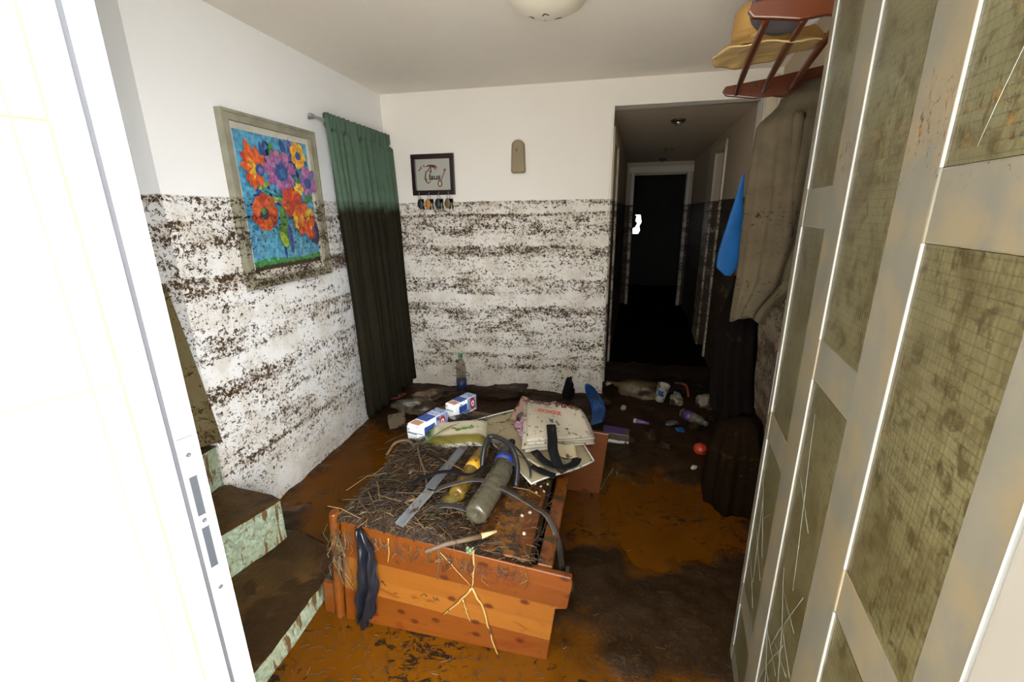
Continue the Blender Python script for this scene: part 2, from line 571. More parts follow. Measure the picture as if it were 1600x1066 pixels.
def floor_mats():
    mt, t, b = new_mat('wet_mud')
    pos = t.n('ShaderNodeNewGeometry').outputs['Position']
    n1 = t.noise(pos, 7, 5, .65)
    n2 = t.noise(pos, 60, 3, .6)
    c = t.mix(n1, (.006, .0030, .0011), (.034, .0160, .0048))
    c = t.mix(t.math('MULTIPLY', t.step(n2, .56, .68), .5), c, (.060, .031, .010))
    zf = t.math('ADD', t.n('ShaderNodeSeparateXYZ', i={0: pos}).outputs[2], t.math('MULTIPLY', t.math('SUBTRACT', t.noise(pos, 22, 4, .65), .5), .02))
    wet = t.step(zf, .014, .001)
    c = t.mix(wet, c, t.mix(t.noise(pos, 3.5, 4, .55), (.042, .0135, .0008), (.096, .031, .0020)))
    t.t.links.new(c, b.inputs['Base Color'])
    t.t.links.new(t.math('SUBTRACT', t.math('ADD', .36, t.math('MULTIPLY', n1, .35)), t.math('MULTIPLY', wet, .3)), b.inputs['Roughness'])
    b.inputs['Specular IOR Level'].default_value = .14
    bp = t.n('ShaderNodeBump', i={'Strength': .7, 'Distance': .01, 'Height': t.math('ADD', n1, t.math('MULTIPLY', n2, .4))})
    t.t.links.new(bp.outputs[0], b.inputs['Normal'])
    M['mud'] = mt
    mt, t, b = new_mat('muddy_water')
    pos = t.n('ShaderNodeNewGeometry').outputs['Position']
    c = t.mix(t.noise(pos, 3.5, 4, .55), (.052, .0165, .0008), (.125, .041, .0020))
    sc1 = t.noise(t.scaled(pos, (1, 1.7, 1)), 17, 5, .7, 1.2)
    zone = t.noise(pos, 2.1, 2)
    k = t.step(t.math('ADD', sc1, t.math('MULTIPLY', t.math('SUBTRACT', zone, .5), .55)), .575, .615)
    c = t.mix(k, c, (.014, .007, .0022))
    t.t.links.new(c, b.inputs['Base Color'])
    t.t.links.new(t.math('ADD', .10, t.math('MULTIPLY', k, .5)), b.inputs['Roughness'])
    b.inputs['Specular IOR Level'].default_value = .08
    bp = t.n('ShaderNodeBump', i={'Strength': .3, 'Distance': .004, 'Height': t.math('ADD', t.math('MULTIPLY', k, .7), t.noise(pos, 5, 2))})
    t.t.links.new(bp.outputs[0], b.inputs['Normal'])
    M['water'] = mt
    mt, t, b = new_mat('sunlit_tile')
    oc = t.n('ShaderNodeTexCoord').outputs['Object']
    c = t.mix(t.math('MULTIPLY', t.step(t.noise(oc, 13, 6, .7), .60, .72), .9), (.66, .64, .59), (.22, .15, .05))
    t.t.links.new(c, b.inputs['Base Color']); b.inputs['Roughness'].default_value = .35
    M['tile'] = mt
    M['grout'] = pmat('yellowed_grout', (.30, .215, .085), .9, var=.35)
    M['paving'] = pmat('pale_paving', (.66, .61, .53), .85, var=.2)


floor_mats()


def glass_pane_mat():
    mt, t, b = new_mat('silted_wired_glass')
    oc = t.n('ShaderNodeTexCoord').outputs['Object']
    pos = t.n('ShaderNodeNewGeometry').outputs['Position']
    sep = t.n('ShaderNodeSeparateXYZ', i={0: oc})
    z = t.n('ShaderNodeSeparateXYZ', i={0: pos}).outputs[2]
    n1 = t.noise(oc, 7, 5, .62)
    c = t.mix(n1, (.048, .044, .020), (.150, .134, .070))
    low = t.step(t.math('ADD', z, t.math('MULTIPLY', n1, .10)), 1.62, 1.58)
    c = t.mix(t.math('MULTIPLY', low, .30), c, (.085, .058, .018))
    brn = t.step(t.noise(oc, 8, 6, .72, 1.0), .45, .66)
    c = t.mix(t.math('MULTIPLY', brn, .60), c, (.040, .026, .006))
    c = t.mix(t.math('MULTIPLY', t.step(t.noise(oc, 34, 4, .7, .5), .50, .62), .75), c, (.032, .020, .005))
    # wire squares set into the glass
    for o_, per, wd_ in ((0, .0125, .035), (2, .0125, .0)):
        fr = t.math('FRACT', t.math('DIVIDE', sep.outputs[o_], per))
        wire = t.step(t.math('ABSOLUTE', t.math('SUBTRACT', fr, .5)), .41 + wd_, .46 + wd_ * .8)
        c = t.mix(t.math('MULTIPLY', wire, .55), c, (.018, .018, .010))
    clot = t.math('MULTIPLY', t.step(t.noise(oc, 52, 5, .72, .9), .625, .65), t.step(t.noise(oc, 6, 3), .46, .60))
    band = t.math('SUBTRACT', .12, t.math('ABSOLUTE', t.math('SUBTRACT', z, 1.60)))
    clot2 = t.step(t.math('ADD', t.noise(t.scaled(oc, (1.3, 1.3, 1)), 74, 5, .7, .9), t.math('MULTIPLY', t.math('MAXIMUM', band, 0), 1.15)), .675, .695)
    c = t.mix(t.math('MAXIMUM', clot, clot2), c, t.mix(t.step(t.noise(oc, 60, 2), .4, .6), (.035, .017, .004), (.15, .080, .020)))
    t.t.links.new(c, b.inputs['Base Color'])
    b.inputs['Roughness'].default_value = .30
    b.inputs['Specular IOR Level'].default_value = .3
    rib = t.n('ShaderNodeTexWave', wave_type='BANDS', bands_direction='X', i={'Vector': oc, 'Scale': 38, 'Distortion': .3}).outputs[1]
    bp = t.n('ShaderNodeBump', i={'Strength': .10, 'Distance': .002, 'Height': rib})
    t.t.links.new(bp.outputs[0], b.inputs['Normal'])
    tr = t.n('ShaderNodeBsdfTransparent', i={'Color': (.75, .8, .65, 1)})
    mx = t.n('ShaderNodeMixShader', i={0: .80, 1: tr.outputs[0], 2: b.outputs[0]})
    t.t.links.new(mx.outputs[0], t.t.nodes['Material Output'].inputs[0])
    return mt


M['pane'] = glass_pane_mat()
M['crack'] = pmat('glass_crack', (.36, .38, .33), .2)

# ------------------------------------------------------------------ room shell
LX, BY, CZ = -1.67, 3.47, 2.37
E = Vector((-.69, .56)); U = -Vector((.358, .934)).normalized()      # jamb corner, and the outward run of the tiled reveal
HV = Vector((.082, .997)).normalized(); HN = Vector((HV.y, -HV.x))
FR = Vector((.5, 1.29)); LD = -Vector((.156, .988)).normalized()     # free edge of the open leaf, towards its hinge
W = Vector((.980, -.197))                                           # run of the front wall


def xy(v):
    return (v.x, v.y)


b = MB().prism([(LX, 1.51), (LX, 3.62), (LX - .2, 3.62), (LX - .2, 1.51)], -.2, 2.5)
struct(b.build('wall_left', M['wall']))
b = MB().prism([(-3.0, 1.51), (LX - .2, 1.51), (LX - .2, 1.71), (-3.0, 1.71)], -.2, 2.5)
struct(b.build('wall_stairwell', M['wallstair']))
b = MB().box(-3.15, -3.0, .6, 1.71, -.2, 2.5)
struct(b.build('wall_stairwell_end', M['wall']))
b = MB()
b.box(LX, .067, BY, BY + .14, -.2, 2.5)
b.box(.067, 1.03, BY, BY + .14, 2.2, 2.5)
b.box(1.03, 1.6, BY, BY + .14, -.2, 2.5)
struct(b.build('wall_back', M['wallback']))
R0 = Vector((1.12, BY)); RDV = -LD
r1 = R0 + LD * 3.25
b = MB().prism([xy(R0), xy(R0 + Vector((.2, 0))), xy(r1 + Vector((.2, 0))), xy(r1)], -.2, 2.5)
struct(b.build('wall_right', M['wallhall']))
# front wall around the doorway
OUT = Vector((-W.y, W.x)) * -1
hinge = FR + LD * .955
b = MB()
b.prism([xy(E + W * -.02), xy(E - W * 2.6), xy(E - W * 2.6 + OUT * .06), xy(E - W * .02 + OUT * .06)], -.2, 2.5)
b.prism([xy(hinge + W * .0), xy(hinge + W * 1.2), xy(hinge + W * 1.2 + OUT * .08), xy(hinge + OUT * .08)], -.2, 2.5)
b.prism([xy(E - W * .02), xy(hinge), xy(hinge + OUT * .06), xy(E - W * .02 + OUT * .06)], 2.22, 2.5)
struct(b.build('wall_front', M['wall']))
ceil_poly = [xy(E - W * 2.6), xy(hinge + W * 1.2), (1.6, 3.62), (-3.15, 3.62)]
struct(MB().prism(ceil_poly, CZ, CZ + .13).build('ceiling', M['ceiling']))

# passage
P0 = Vector((.067, BY + .14)); P1 = P0 + HV * 3.9
Q0 = Vector((1.03, BY + .14)) ; Q1 = Q0 + HV * 3.9
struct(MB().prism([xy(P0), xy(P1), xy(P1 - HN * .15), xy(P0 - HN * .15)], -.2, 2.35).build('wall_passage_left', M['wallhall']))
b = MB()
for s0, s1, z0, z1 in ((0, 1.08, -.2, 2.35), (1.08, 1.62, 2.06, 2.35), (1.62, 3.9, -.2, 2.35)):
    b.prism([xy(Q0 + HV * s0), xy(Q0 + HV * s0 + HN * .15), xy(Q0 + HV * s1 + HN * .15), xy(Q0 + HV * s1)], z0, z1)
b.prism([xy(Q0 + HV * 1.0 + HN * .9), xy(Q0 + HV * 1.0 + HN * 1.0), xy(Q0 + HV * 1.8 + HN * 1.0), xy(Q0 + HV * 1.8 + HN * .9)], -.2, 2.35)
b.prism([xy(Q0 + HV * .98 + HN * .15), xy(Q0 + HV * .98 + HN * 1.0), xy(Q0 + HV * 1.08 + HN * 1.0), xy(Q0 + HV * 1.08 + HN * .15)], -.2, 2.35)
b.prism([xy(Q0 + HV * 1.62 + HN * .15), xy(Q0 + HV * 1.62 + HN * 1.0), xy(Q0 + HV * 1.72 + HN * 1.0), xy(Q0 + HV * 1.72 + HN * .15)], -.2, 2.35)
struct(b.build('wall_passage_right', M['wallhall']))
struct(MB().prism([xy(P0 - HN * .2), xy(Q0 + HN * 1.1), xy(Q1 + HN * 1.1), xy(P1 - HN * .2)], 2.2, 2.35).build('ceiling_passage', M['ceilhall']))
EY = 7.40
b = MB()
b.box(.15, .49, EY, EY + .12, -.2, 2.35); b.box(1.26, 1.75, EY, EY + .12, -.2, 2.35); b.box(.49, 1.26, EY, EY + .12, 2.02, 2.35)
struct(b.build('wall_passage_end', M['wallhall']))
b = MB()
b.box(.45, .495, EY - .025, EY + .02, -.05, 2.10); b.box(1.255, 1.30, EY - .025, EY + .02, -.05, 2.10); b.box(.40, 1.35, EY - .03, EY + .02, 2.05, 2.14)
struct(b.build('trim_1', M['white_trim'], bevel=.006))
# unlit room beyond, with one small window to the daylight
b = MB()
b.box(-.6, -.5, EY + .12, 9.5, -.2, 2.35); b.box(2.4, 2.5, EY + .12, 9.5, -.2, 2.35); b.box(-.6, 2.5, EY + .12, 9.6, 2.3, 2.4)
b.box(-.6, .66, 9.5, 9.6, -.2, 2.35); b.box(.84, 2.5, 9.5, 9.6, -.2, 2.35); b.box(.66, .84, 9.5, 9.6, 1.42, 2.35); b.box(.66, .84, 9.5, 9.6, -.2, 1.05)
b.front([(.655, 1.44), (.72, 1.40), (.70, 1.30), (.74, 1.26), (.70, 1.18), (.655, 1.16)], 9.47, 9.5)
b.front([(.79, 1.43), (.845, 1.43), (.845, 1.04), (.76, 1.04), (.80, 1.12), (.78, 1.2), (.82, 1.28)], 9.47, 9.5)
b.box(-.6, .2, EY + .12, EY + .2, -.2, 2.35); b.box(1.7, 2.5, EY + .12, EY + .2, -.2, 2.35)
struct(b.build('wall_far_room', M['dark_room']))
# casings of the passage doorways
b = MB()
for base, nn, s0, s1 in ((P0, HN, .02, .09), (P0, HN, .72, .80)):
    b.prism([xy(base + HV * s0), xy(base + HV * s1), xy(base + HV * s1 + nn * .02), xy(base + HV * s0 + nn * .02)], -.05, 2.08)
b.prism([xy(P0 + HV * .02), xy(P0 + HV * .80), xy(P0 + HV * .80 + HN * .02), xy(P0 + HV * .02 + HN * .02)], 2.03, 2.10)
struct(b.build('trim_2', M['trim'], bevel=.004))
b = MB()
for s0, s1 in ((1.04, 1.09), (1.62, 2.05)):
    b.prism([xy(Q0 + HV * s0 - HN * .018), xy(Q0 + HV * s0 + HN * .01), xy(Q0 + HV * s1 + HN * .01), xy(Q0 + HV * s1 - HN * .018)], -.05, 2.12)
b.prism([xy(Q0 + HV * 1.04 - HN * .018), xy(Q0 + HV * 1.04 + HN * .01), xy(Q0 + HV * 1.70 + HN * .01), xy(Q0 + HV * 1.70 - HN * .018)], 2.05, 2.12)
struct(b.build('trim_3', M['trim'], bevel=.004))
struct(MB().box(1.035, 1.10, BY - .022, BY, -.05, 2.33).build('trim_4', M['trim'], bevel=.005))
struct(MB().box(.055, .072, BY - .006, BY + .10, -.05, 2.2).build('trim_5', M['white_trim'], bevel=.003))

# outside: tiled side wall of the porch, paving
TW = MB()
def reveal(s, z, o=0.0):
    n_ = Vector((-U.y, U.x))
    if n_.x < 0:
        n_ = -n_
    p = E + U * s + n_ * o
    return Vector((p.x, p.y, z))
REV_Q = Matrix.Identity(4)
_n = Vector((-U.y, U.x));  _n = _n if _n.x > 0 else -_n
REV_Q.col[0][:3] = (U.x, U.y, 0); REV_Q.col[1][:3] = (_n.x, _n.y, 0); REV_Q.col[2][:3] = (0, 0, 1); REV_Q.col[3][:3] = (E.x, E.y, 0)
tw = MB()
tw.box(.0185, 1.3, -.16, -.004, -.2, 2.6, 1, REV_Q)
zs = [-.2] + [.886 - .369 * k for k in (2, 1)] + [.886, 1.2585, 1.6235, 1.99, 2.36, 2.6]
ss = [.0185, .0565, .0905] + [.0905 + .33 * k for k in (1, 2, 3)] + [1.3]
for i in range(len(ss) - 1):
    if i == 0:
        tw.box(ss[0], ss[1] - .0042, -.004, .0, -.2, 2.6, 0, REV_Q)
        continue
    for j in range(len(zs) - 1):
        tw.box(ss[i] + .0012, ss[i + 1] - .0012, -.004, .0, zs[j] + .0016, zs[j + 1] - .0016, 0, REV_Q)
struct(tw.build('wall_porch', [M['tile'], M['grout']]))
struct(MB().prism([(-4, -5), (5, -5), (5, hinge.y - .15), xy(hinge + OUT * .02), xy(E + OUT * .02), (-4, E.y)], -.2, -.06).build('floor_outside', M['paving']))

# metal door frame on the strike side
b = MB()
b.box(-.022, .0075, -.03, .004, -.05, 2.2, 0, REV_Q)
b.box(.0075, .0185, -.03, -.012, -.05, 2.2, 1, REV_Q)
jamb = struct(b.build('trim_6', [M['frame_white'], M['dark_gap']]))
b = MB()
b.box(-.014, .0085, .004, .0055, .80, 1.137, 0, REV_Q)
for z0, z1 in ((.985, 1.062), (.872, .957)):
    b.box(-.0075, .0045, .0050, .0058, z0, z1, 1, REV_Q)
    b.box(-.0085, -.0072, .005, .0085, z0, z1, 0, REV_Q)
    for q0, q1, w0, w1 in ((-.0082, -.0074, z0 - .001, z1 + .001), (.0044, .0052, z0 - .001, z1 + .001), (-.0082, .0052, z0 - .0012, z0), (-.0082, .0052, z1, z1 + .0012)):
        b.box(q0, q1, .005, .0060, w0, w1, 2, REV_Q)
for zc in (1.105, .972, .822):
    mm = REV_Q @ Matrix.Translation((-.002, .0055, zc)) @ Matrix.Rotation(-PI / 2, 4, 'X')
    b.lathe([(.0042, 0), (.004, .0012), (.0018, .0016), (.0016, .0006), (0, .0006)], 14, 2, mm)
b.box(-.015, .0086, .004, .0053, 1.137, 1.1385, 2, REV_Q)
b.build('strike_plate', [M['steel'], pmat('slot_shade', (.035, .039, .046), .4), M['dark_gap']], jamb)  # slots are dark patches, their shaded inside put into the colour
_j0, _j1, _jn = FR + LD * .922, FR + LD * 1.0, Vector((.988, -.156))
b = MB().prism([xy(_j0 - _jn * .004), xy(_j0 + _jn * .06), xy(_j1 + _jn * .06), xy(_j1 - _jn * .004)], -.05, 2.2)
struct(b.build('trim_7', pmat('hinge_jamb_metal', (.33, .30, .26), .4, metal=.1, var=.12), bevel=.002))

# ------------------------------------------------------------------ mud floor and water
POOLS = [(-1.30, 2.10, .42, .46, 1.0), (-.62, .90, .62, .30, 1.25), (.42, 1.98, .50, .32, .55), (.34, .95, .20, .26, .7), (-1.0, 1.45, .25, .35, 1.1), (-.2, 1.0, .35, .2, .8)]


def mud_h(x, y):
    h = .020 + .034 * mnoise.noise(Vector((x * 1.7, y * 1.7, 3.1))) + .018 * mnoise.noise(Vector((x * 6, y * 6, 8.2))) + .009 * mnoise.noise(Vector((x * 17, y * 17, 1.7)))
    for cx, cy, a, c, k in POOLS:
        d = ((x - cx) / a) ** 2 + ((y - cy) / c) ** 2
        h -= .062 * k * math.exp(-d * 1.1)
    if y > 2.75:
        h += .03 * min(1, (y - 2.75) / .5)
    return max(h, -.04)


def flo(u, v):
    x = -1.75 + 3.2 * u; y = .05 + 4.2 * v
    return (x, y, mud_h(x, y))


def flo2(u, v):
    x = -.3 + 2.2 * u; y = 4.25 + 5.2 * v
    return (x, y, .02 + .04 * mnoise.noise(Vector((x * 3, y * 3, 0))))


b = MB().sheet(flo, 190, 240)
b.sheet(flo2, 30, 60, 1)
b.box(-4, 4, .9, 10, -.30, -.21, 1)
b.prism([(-4, 1.1), (-4, .95), xy(E - W * .1), xy(hinge + W * 1.2), (4, .9)], -.30, -.21, 1)
struct(b.build('floor', [M['mud'], pmat('passage_mud', (.010, .006, .003), .95, spec=.0, bump=.5)]))
wt = MB().prism([(-1.665, .78), (-.69, .578), (.34, .375), (.63, .32), (1.11, 3.465), (-1.665, 3.465)], -.05, 0.0).build('flood_water', M['water'])
tag(wt, 'orange-brown muddy flood water pooled around the toppled pine cabinet', 'water', kind='stuff')

# ------------------------------------------------------------------ door leaf
leaf = thing('door_1', 'open grey aluminium door with silted wired glass panes', 'door', (FR.x, FR.y, 0), (0, 0, math.atan2(LD.y, LD.x)), kind='structure')
T0, T1 = 0.0, .042


def bar(name, x0, x1, z0, z1, y0=T0, mt='alu'):
    return MB().box(x0, x1, y0, T1, z0, z1).build(name, M[mt], leaf, bevel=.003)


TOPZ = 2.17
bar('stile', .0, .036, .03, TOPZ); bar('stile', .228, .326, .03, TOPZ); bar('stile', .533, .641, .03, TOPZ); bar('stile', .848, .914, .03, TOPZ)
cols = [(.036, .228, [(.03, .10), (.27, .355), (.865, .952), (1.455, 1.545), (2.05, TOPZ)]),
        (.326, .533, [(.03, .10), (1.155, 1.243), (2.05, TOPZ)]),
        (.641, .848, [(.03, .10), (.27, .355), (.865, .952), (1.455, 1.545), (2.05, TOPZ)])]
for ci, (x0, x1, rails) in enumerate(cols):
    for z0, z1 in rails:
        bar('rail', x0, x1, z0, z1, T0 + .002)
    for (a0, a1), (b0, b1) in zip(rails[:-1], rails[1:]):
        pn = MB().box(x0, x1, .0025, .008, a1, b0)
        crk = []
        if ci == 1 and a1 < .5:
            for (s, z) in ((.10, .60), (.05, .42)):
                crk += [[(s, z), (s - .06, z + .11)], [(s, z), (s + .08, z + .16)], [(s, z), (s + .10, z - .03)], [(s, z), (s - .05, z - .12)], [(s, z), (s + .06, z - .16)], [(s - .04, z - .08), (s + .08, z - .05)], [(s - .05, z + .07), (s + .07, z + .06)]]
            crk += [[(.05, 1.10), (.12, .72)], [(.02, .95), (.14, .88)]]
        if ci == 0 and a1 < .4 and a1 > .2:
            crk += [[(.03, .75), (.15, .58)], [(.06, .70), (.10, .45)], [(.02, .6), (.17, .52)], [(.09, .66), (.15, .72)], [(.03, .48), (.14, .40)]]
        if ci == 2 and a1 > 1.5:
            crk += [[(.17, 2.0), (.13, 1.72), (.06, 1.56)], [(.13, 1.72), (.20, 1.78)], [(.12, 1.68), (.17, 1.56)]]
        pane = pn.build('pane', M['pane'], leaf)
        if crk:
            cb = MB()
            for line in crk:
                pts = []
                for (p, q) in zip(line[:-1], line[1:]):
                    for k in range(5):
                        f_ = k / 4
                        pts.append((x0 + p[0] + (q[0] - p[0]) * f_ + rnd(-.002, .002), .0023, p[1] + (q[1] - p[1]) * f_ + rnd(-.002, .002)))
                cb.tube(pts, .0004, 4)
            cb.build('crack', M['crack'], pane)['label'] = 'white fracture lines in the glass'
        bd = MB().box(x0 - .0005, x0 + .002, -.0005, .0025, a1, b0)
        bd.build('glazing_bead', M['alu_pale'], leaf)['label'] = 'glazing bead with its lit white put into the colour'
b = MB().box(-.012, .012, -.002, .03, .93, 1.12)
b.box(-.020, -.010, .006, .02, .99, 1.02); b.box(-.018, -.010, .006, .02, 1.05, 1.075)
b.build('lock', M['grey'], leaf, bevel=.002)
MB().box(.9135, .9170, -.003, .01, .03, TOPZ).build('edge_glint', M['alu_pale'], leaf)  # added strip: the white glint along this edge as pale metal
for hz in (.35, 1.0, 1.85):
    MB().tube([(.918, -.004, hz - .05), (.918, -.004, hz + .05)], .008, 10).build('hinge', M['alu_pale'], leaf)

# ------------------------------------------------------------------ stairs in terrazzo
def stair_part(parent, poly, z0, z1, name):
    MB().prism(poly, z0, z1).build(name, M['terrazzo'], parent, bevel=.006)


stair = thing('staircase', 'winding green terrazzo steps caked with brown mud beside the tiled jamb', 'stairs', (-1.35, 1.2, 0), kind='structure')


def loc_(poly):
    return [(x + 1.35, y - 1.2) for x, y in poly]


S1 = [(-1.045, .72), (-1.032, 1.05), (-1.038, 1.245), (-1.045, 1.335), (-1.105, 1.44), (-1.345, 1.455), (-1.345, 1.505), (-1.65, 1.505), (-2.0, 1.505), (-2.0, .86)]
S2 = [(-1.47, .86), (-1.425, 1.17), (-1.355, 1.38), (-1.335, 1.45), (-1.40, 1.475), (-1.66, 1.505), (-2.2, 1.505), (-2.2, .88)]
S3 = [(-1.70, .90), (-1.672, 1.2), (-1.672, 1.506), (-2.5, 1.506), (-2.5, .92)]
S4 = [(-1.96, .98), (-1.96, 1.506), (-2.9, 1.506), (-2.9, 1.0)]
for k, (S, z0, z1) in enumerate(((S1, -.10, .085), (S2, .08, .295), (S3, .28, .50), (S4, .48, .69))):
    st = MB().prism(loc_(S), z0, z1).build('step', M['terrazzo'], stair, bevel=.008)

    def top(u, v, S=S, z1=z1, k=k):
        n_ = len(S) // 2
        return None
    # mud lying on the tread, thicker at the back, ragged along the nosing
    bmx = bmesh.new()
    vs = [bmx.verts.new((x, y, 0)) for x, y in loc_(S)]
    fc = bmx.faces.new(vs)
    bmesh.ops.triangulate(bmx, faces=[fc])
    bmesh.ops.subdivide_edges(bmx, edges=bmx.edges[:], cuts=14, use_grid_fill=True)
    bmesh.ops.triangulate(bmx, faces=bmx.faces[:])
    bd_ = {v for e in bmx.edges if e.is_boundary for v in e.verts}
    for v in bmx.verts:
        q = Vector((v.co.x * 5, v.co.y * 5, k * 3.3))
        hgt = .012 + .014 * mnoise.noise(q) + .006 * mnoise.noise(q * 3.5)
        if v in bd_:
            hgt = .002
            out = Vector((v.co.x, v.co.y, 0)).normalized()
            v.co.x += .004 + .006 * mnoise.noise(q * 4)
        v.co.z = z1 + max(hgt, .002)
    me = bpy.data.meshes.new('tread_mud'); bmx.to_mesh(me); bmx.free()
    me.materials.append(M['mudtread'])
    me.polygons.foreach_set('use_smooth', [True] * len(me.polygons))
    o = bpy.data.objects.new('tread_mud', me); COL.objects.link(o); o.parent = st
    o['label'] = 'brown mud coating the tread'; o['kind'] = 'stuff'

# muddy drape hanging at the stair
dm = silted('olive_drape_cloth', (.21, .23, .13), .8, -.10, .8, (.10, .058, .018), cover=.70, spec=.05)


def drape(u, v):
    z = 1.25 - v * .67 - .06 * (1 - u) * v
    w_ = .10 + .36 * v ** .9
    x = -1.88 + w_ * u + .22 * u * v * 0 + (.03 * (1 - u))
    xr = -1.68 + .14 * v ** .8
    x = xr - (1 - u) * (.14 + .28 * v)
    y = 1.44 + .022 * math.sin(u * 13 + v * 1.3) * (.4 + v) - .05 * u * v
    return (x, y, z)


b = MB().sheet(drape, 40, 30, thick=.004)
tag(b.build('stair_drape', dm), 'olive drape brown with mud hanging above the green steps', 'curtain')

# ------------------------------------------------------------------ curtain
cm = silted('green_curtain_cloth', (.105, .165, .115), .7, -.14, .4, (.014, .0078, .0025), cover=.93, spec=.05, vamt=.07)
cur = thing('curtain', 'pleated green curtain, mud-brown below the flood line, in the corner', 'curtain', (-1.60, 3.0, 2.05))


def curt(u, v):
    y = 2.575 + (3.415 - 2.575) * u + (.05 * (1 - u) + .02 * u) * v + .006 * math.sin(u * 140 + 2 * math.sin(u * 9))
    z = 2.075 - v * (1.97)
    amp = .020 + .014 * min(1, v * 3)
    ph = u * 70 + 2.2 * math.sin(u * 9) + .5 * math.sin(v * 4 + u * 5)
    x = -1.60 + amp * math.sin(ph) + .014 * math.sin(u * 23 + v * 1.7) * min(1, v * 2) + .03 * v
    if v < .035:
        x = -1.60 + .022 * math.sin(ph * 1.5)
    return (x + 1.60, y - 3.0, z - 2.05)


MB().sheet(curt, 260, 60, thick=.0025).build('curtain_cloth', cm, cur)
b = MB().tube([(-.012, -.51, -.012), (-.012, .44, -.012)], .008, 10)
b.tube([(-.07, -.47, -.012), (-.012, -.47, -.012)], .005, 8)
b.lathe([(.0, 0), (.009, .002), (.012, .010), (.006, .018), (.013, .030), (.010, .044), (0, .050)], 12, 0, Matrix.Translation((-.012, -.505, -.012)) @ Matrix.Rotation(PI / 2, 4, 'X'))
b.build('curtain_rod', M['steel'], cur)

# ------------------------------------------------------------------ flower picture on the left wall
def paint(name, col, rough=.25):
    return silted('paint_' + name, col, rough, -.16, .42, (.13, .085, .035), spec=.5, vscale=45, vamt=.45, low=(1.215, .055, .55))


pic = thing('framed_picture', 'large framed flower print, its lower edge muddied, on white wall', 'picture', (LX, 2.18, 1.558), (0, 0, 0))
PW, PH = .335, .402      # half sizes along y and z
fm = silted('tarnished_silver_frame', (.36, .34, .25), .4, -.02, .35, (.15, .09, .04), bump=.8)
b = MB()
fw_ = .042
for z0, z1, y0, y1 in ((-PH, -PH + fw_, -PW, PW), (PH - fw_, PH, -PW, PW), (-PH + fw_, PH - fw_, -PW, -PW + fw_), (-PH + fw_, PH - fw_, PW - fw_, PW)):
    b.box(.002, .030, y0, y1, z0, z1)
for z0, z1, y0, y1 in ((-PH, -PH + .012, -PW, PW), (PH - .012, PH, -PW, PW), (-PH + .012, PH - .012, -PW, -PW + .012), (-PH + .012, PH - .012, PW - .012, PW)):
    b.box(.0012, .036, y0 - (.0015 if y0 < 0 else -.0015 if y0 > 0 else 0), y1 + (.0015 if y1 > 0 else 0), z0 - (.0015 if z0 == -PH else 0), z1 + (.0015 if z1 == PH else 0))
b.build('frame', fm, pic)
MB().box(.002, .012, -PW + .03, PW - .03, -PH + .03, PH - .03).build('mat_board', silted('cream_mat_board', (.74, .69, .58), .5, -.05, .4, (.40, .30, .18)), pic)
PM = [paint('sky', (.10, .42, .66)), paint('orange', (.83, .13, .02)), paint('magenta', (.42, .12, .36)), paint('yellow', (.88, .52, .03)), paint('navy', (.03, .08, .30)),
      paint('green', (.08, .28, .05)), paint('lime', (.33, .48, .05)), paint('vase', (.13, .45, .60)), paint('grass', (.04, .30, .07)), paint('red', (.62, .05, .02)), paint('dark', (.02, .03, .10)), paint('violet', (.20, .14, .42)), paint('moss', (.04, .14, .09)), paint('pink', (.50, .20, .40)), paint('cobalt', (.03, .16, .42)), paint('amber', (.90, .36, .02))]
b = MB()
iw, ih = .535, .65
lay = [.0126]


def pp(u, v, d):
    return Vector((d, -iw / 2 + u * iw, ih / 2 - v * ih + .005))


def blob(pts, mi):
    lay[0] += .00012
    d = lay[0]
    c = Vector((0, 0))
    for q in pts:
        c += Vector(q)
    c /= len(pts)
    b.add([pp(c.x, c.y, d)] + [pp(u, v, d) for u, v in pts], [(0, i + 1, (i + 1) % len(pts) + 1) for i in range(len(pts))], mi)


def disc(u, v, r, mi, n=18, jit=.1):
    blob([(u + r * (1 + rnd(-jit, jit)) * math.cos(a * 2 * PI / n), v + r * .82 * (1 + rnd(-jit, jit)) * math.sin(a * 2 * PI / n)) for a in range(n)], mi)


def petal(u, v, ang, L, w_, mi):
    ca, sa = math.cos(ang), math.sin(ang)
    pr = [(0, -.25), (.35, -.9), (.7, -.8), (1, 0), (.7, .8), (.35, .9), (0, .25)]
    blob([(u + (t_ * L * ca - s_ * w_ * sa), v + .82 * (t_ * L * sa + s_ * w_ * ca)) for t_, s_ in pr], mi)


b.add([pp(0, 0, .0125), pp(1, 0, .0125), pp(1, 1, .0125), pp(0, 1, .0125)], [(0, 1, 2, 3)], 0)
blob([(0, .93), (.2, .91), (.6, .94), (1, .92), (1, 1), (0, 1)], 8)


def dab(u, v, L, w_, ang, mi):
    ca, sa = math.cos(ang), math.sin(ang)
    blob([(u + L * math.cos(q * PI / 4) * ca - w_ * math.sin(q * PI / 4) * sa, v + .82 * (L * math.cos(q * PI / 4) * sa + w_ * math.sin(q * PI / 4) * ca)) for q in range(8)], mi)


def rose(u, v, r, n, mis, wid=.5, ph=0.0):
    """a bloom of n broad overlapping petals"""
    for k in range(n):
        a = ph + k * 2 * PI / n + rnd(-.12, .12)
        L = r * rnd(.88, 1.1)
        dab(u + .58 * L * math.cos(a), v + .82 * .58 * L * math.sin(a), .45 * L, wid * r * rnd(.85, 1.1), a, mis[k % len(mis)])


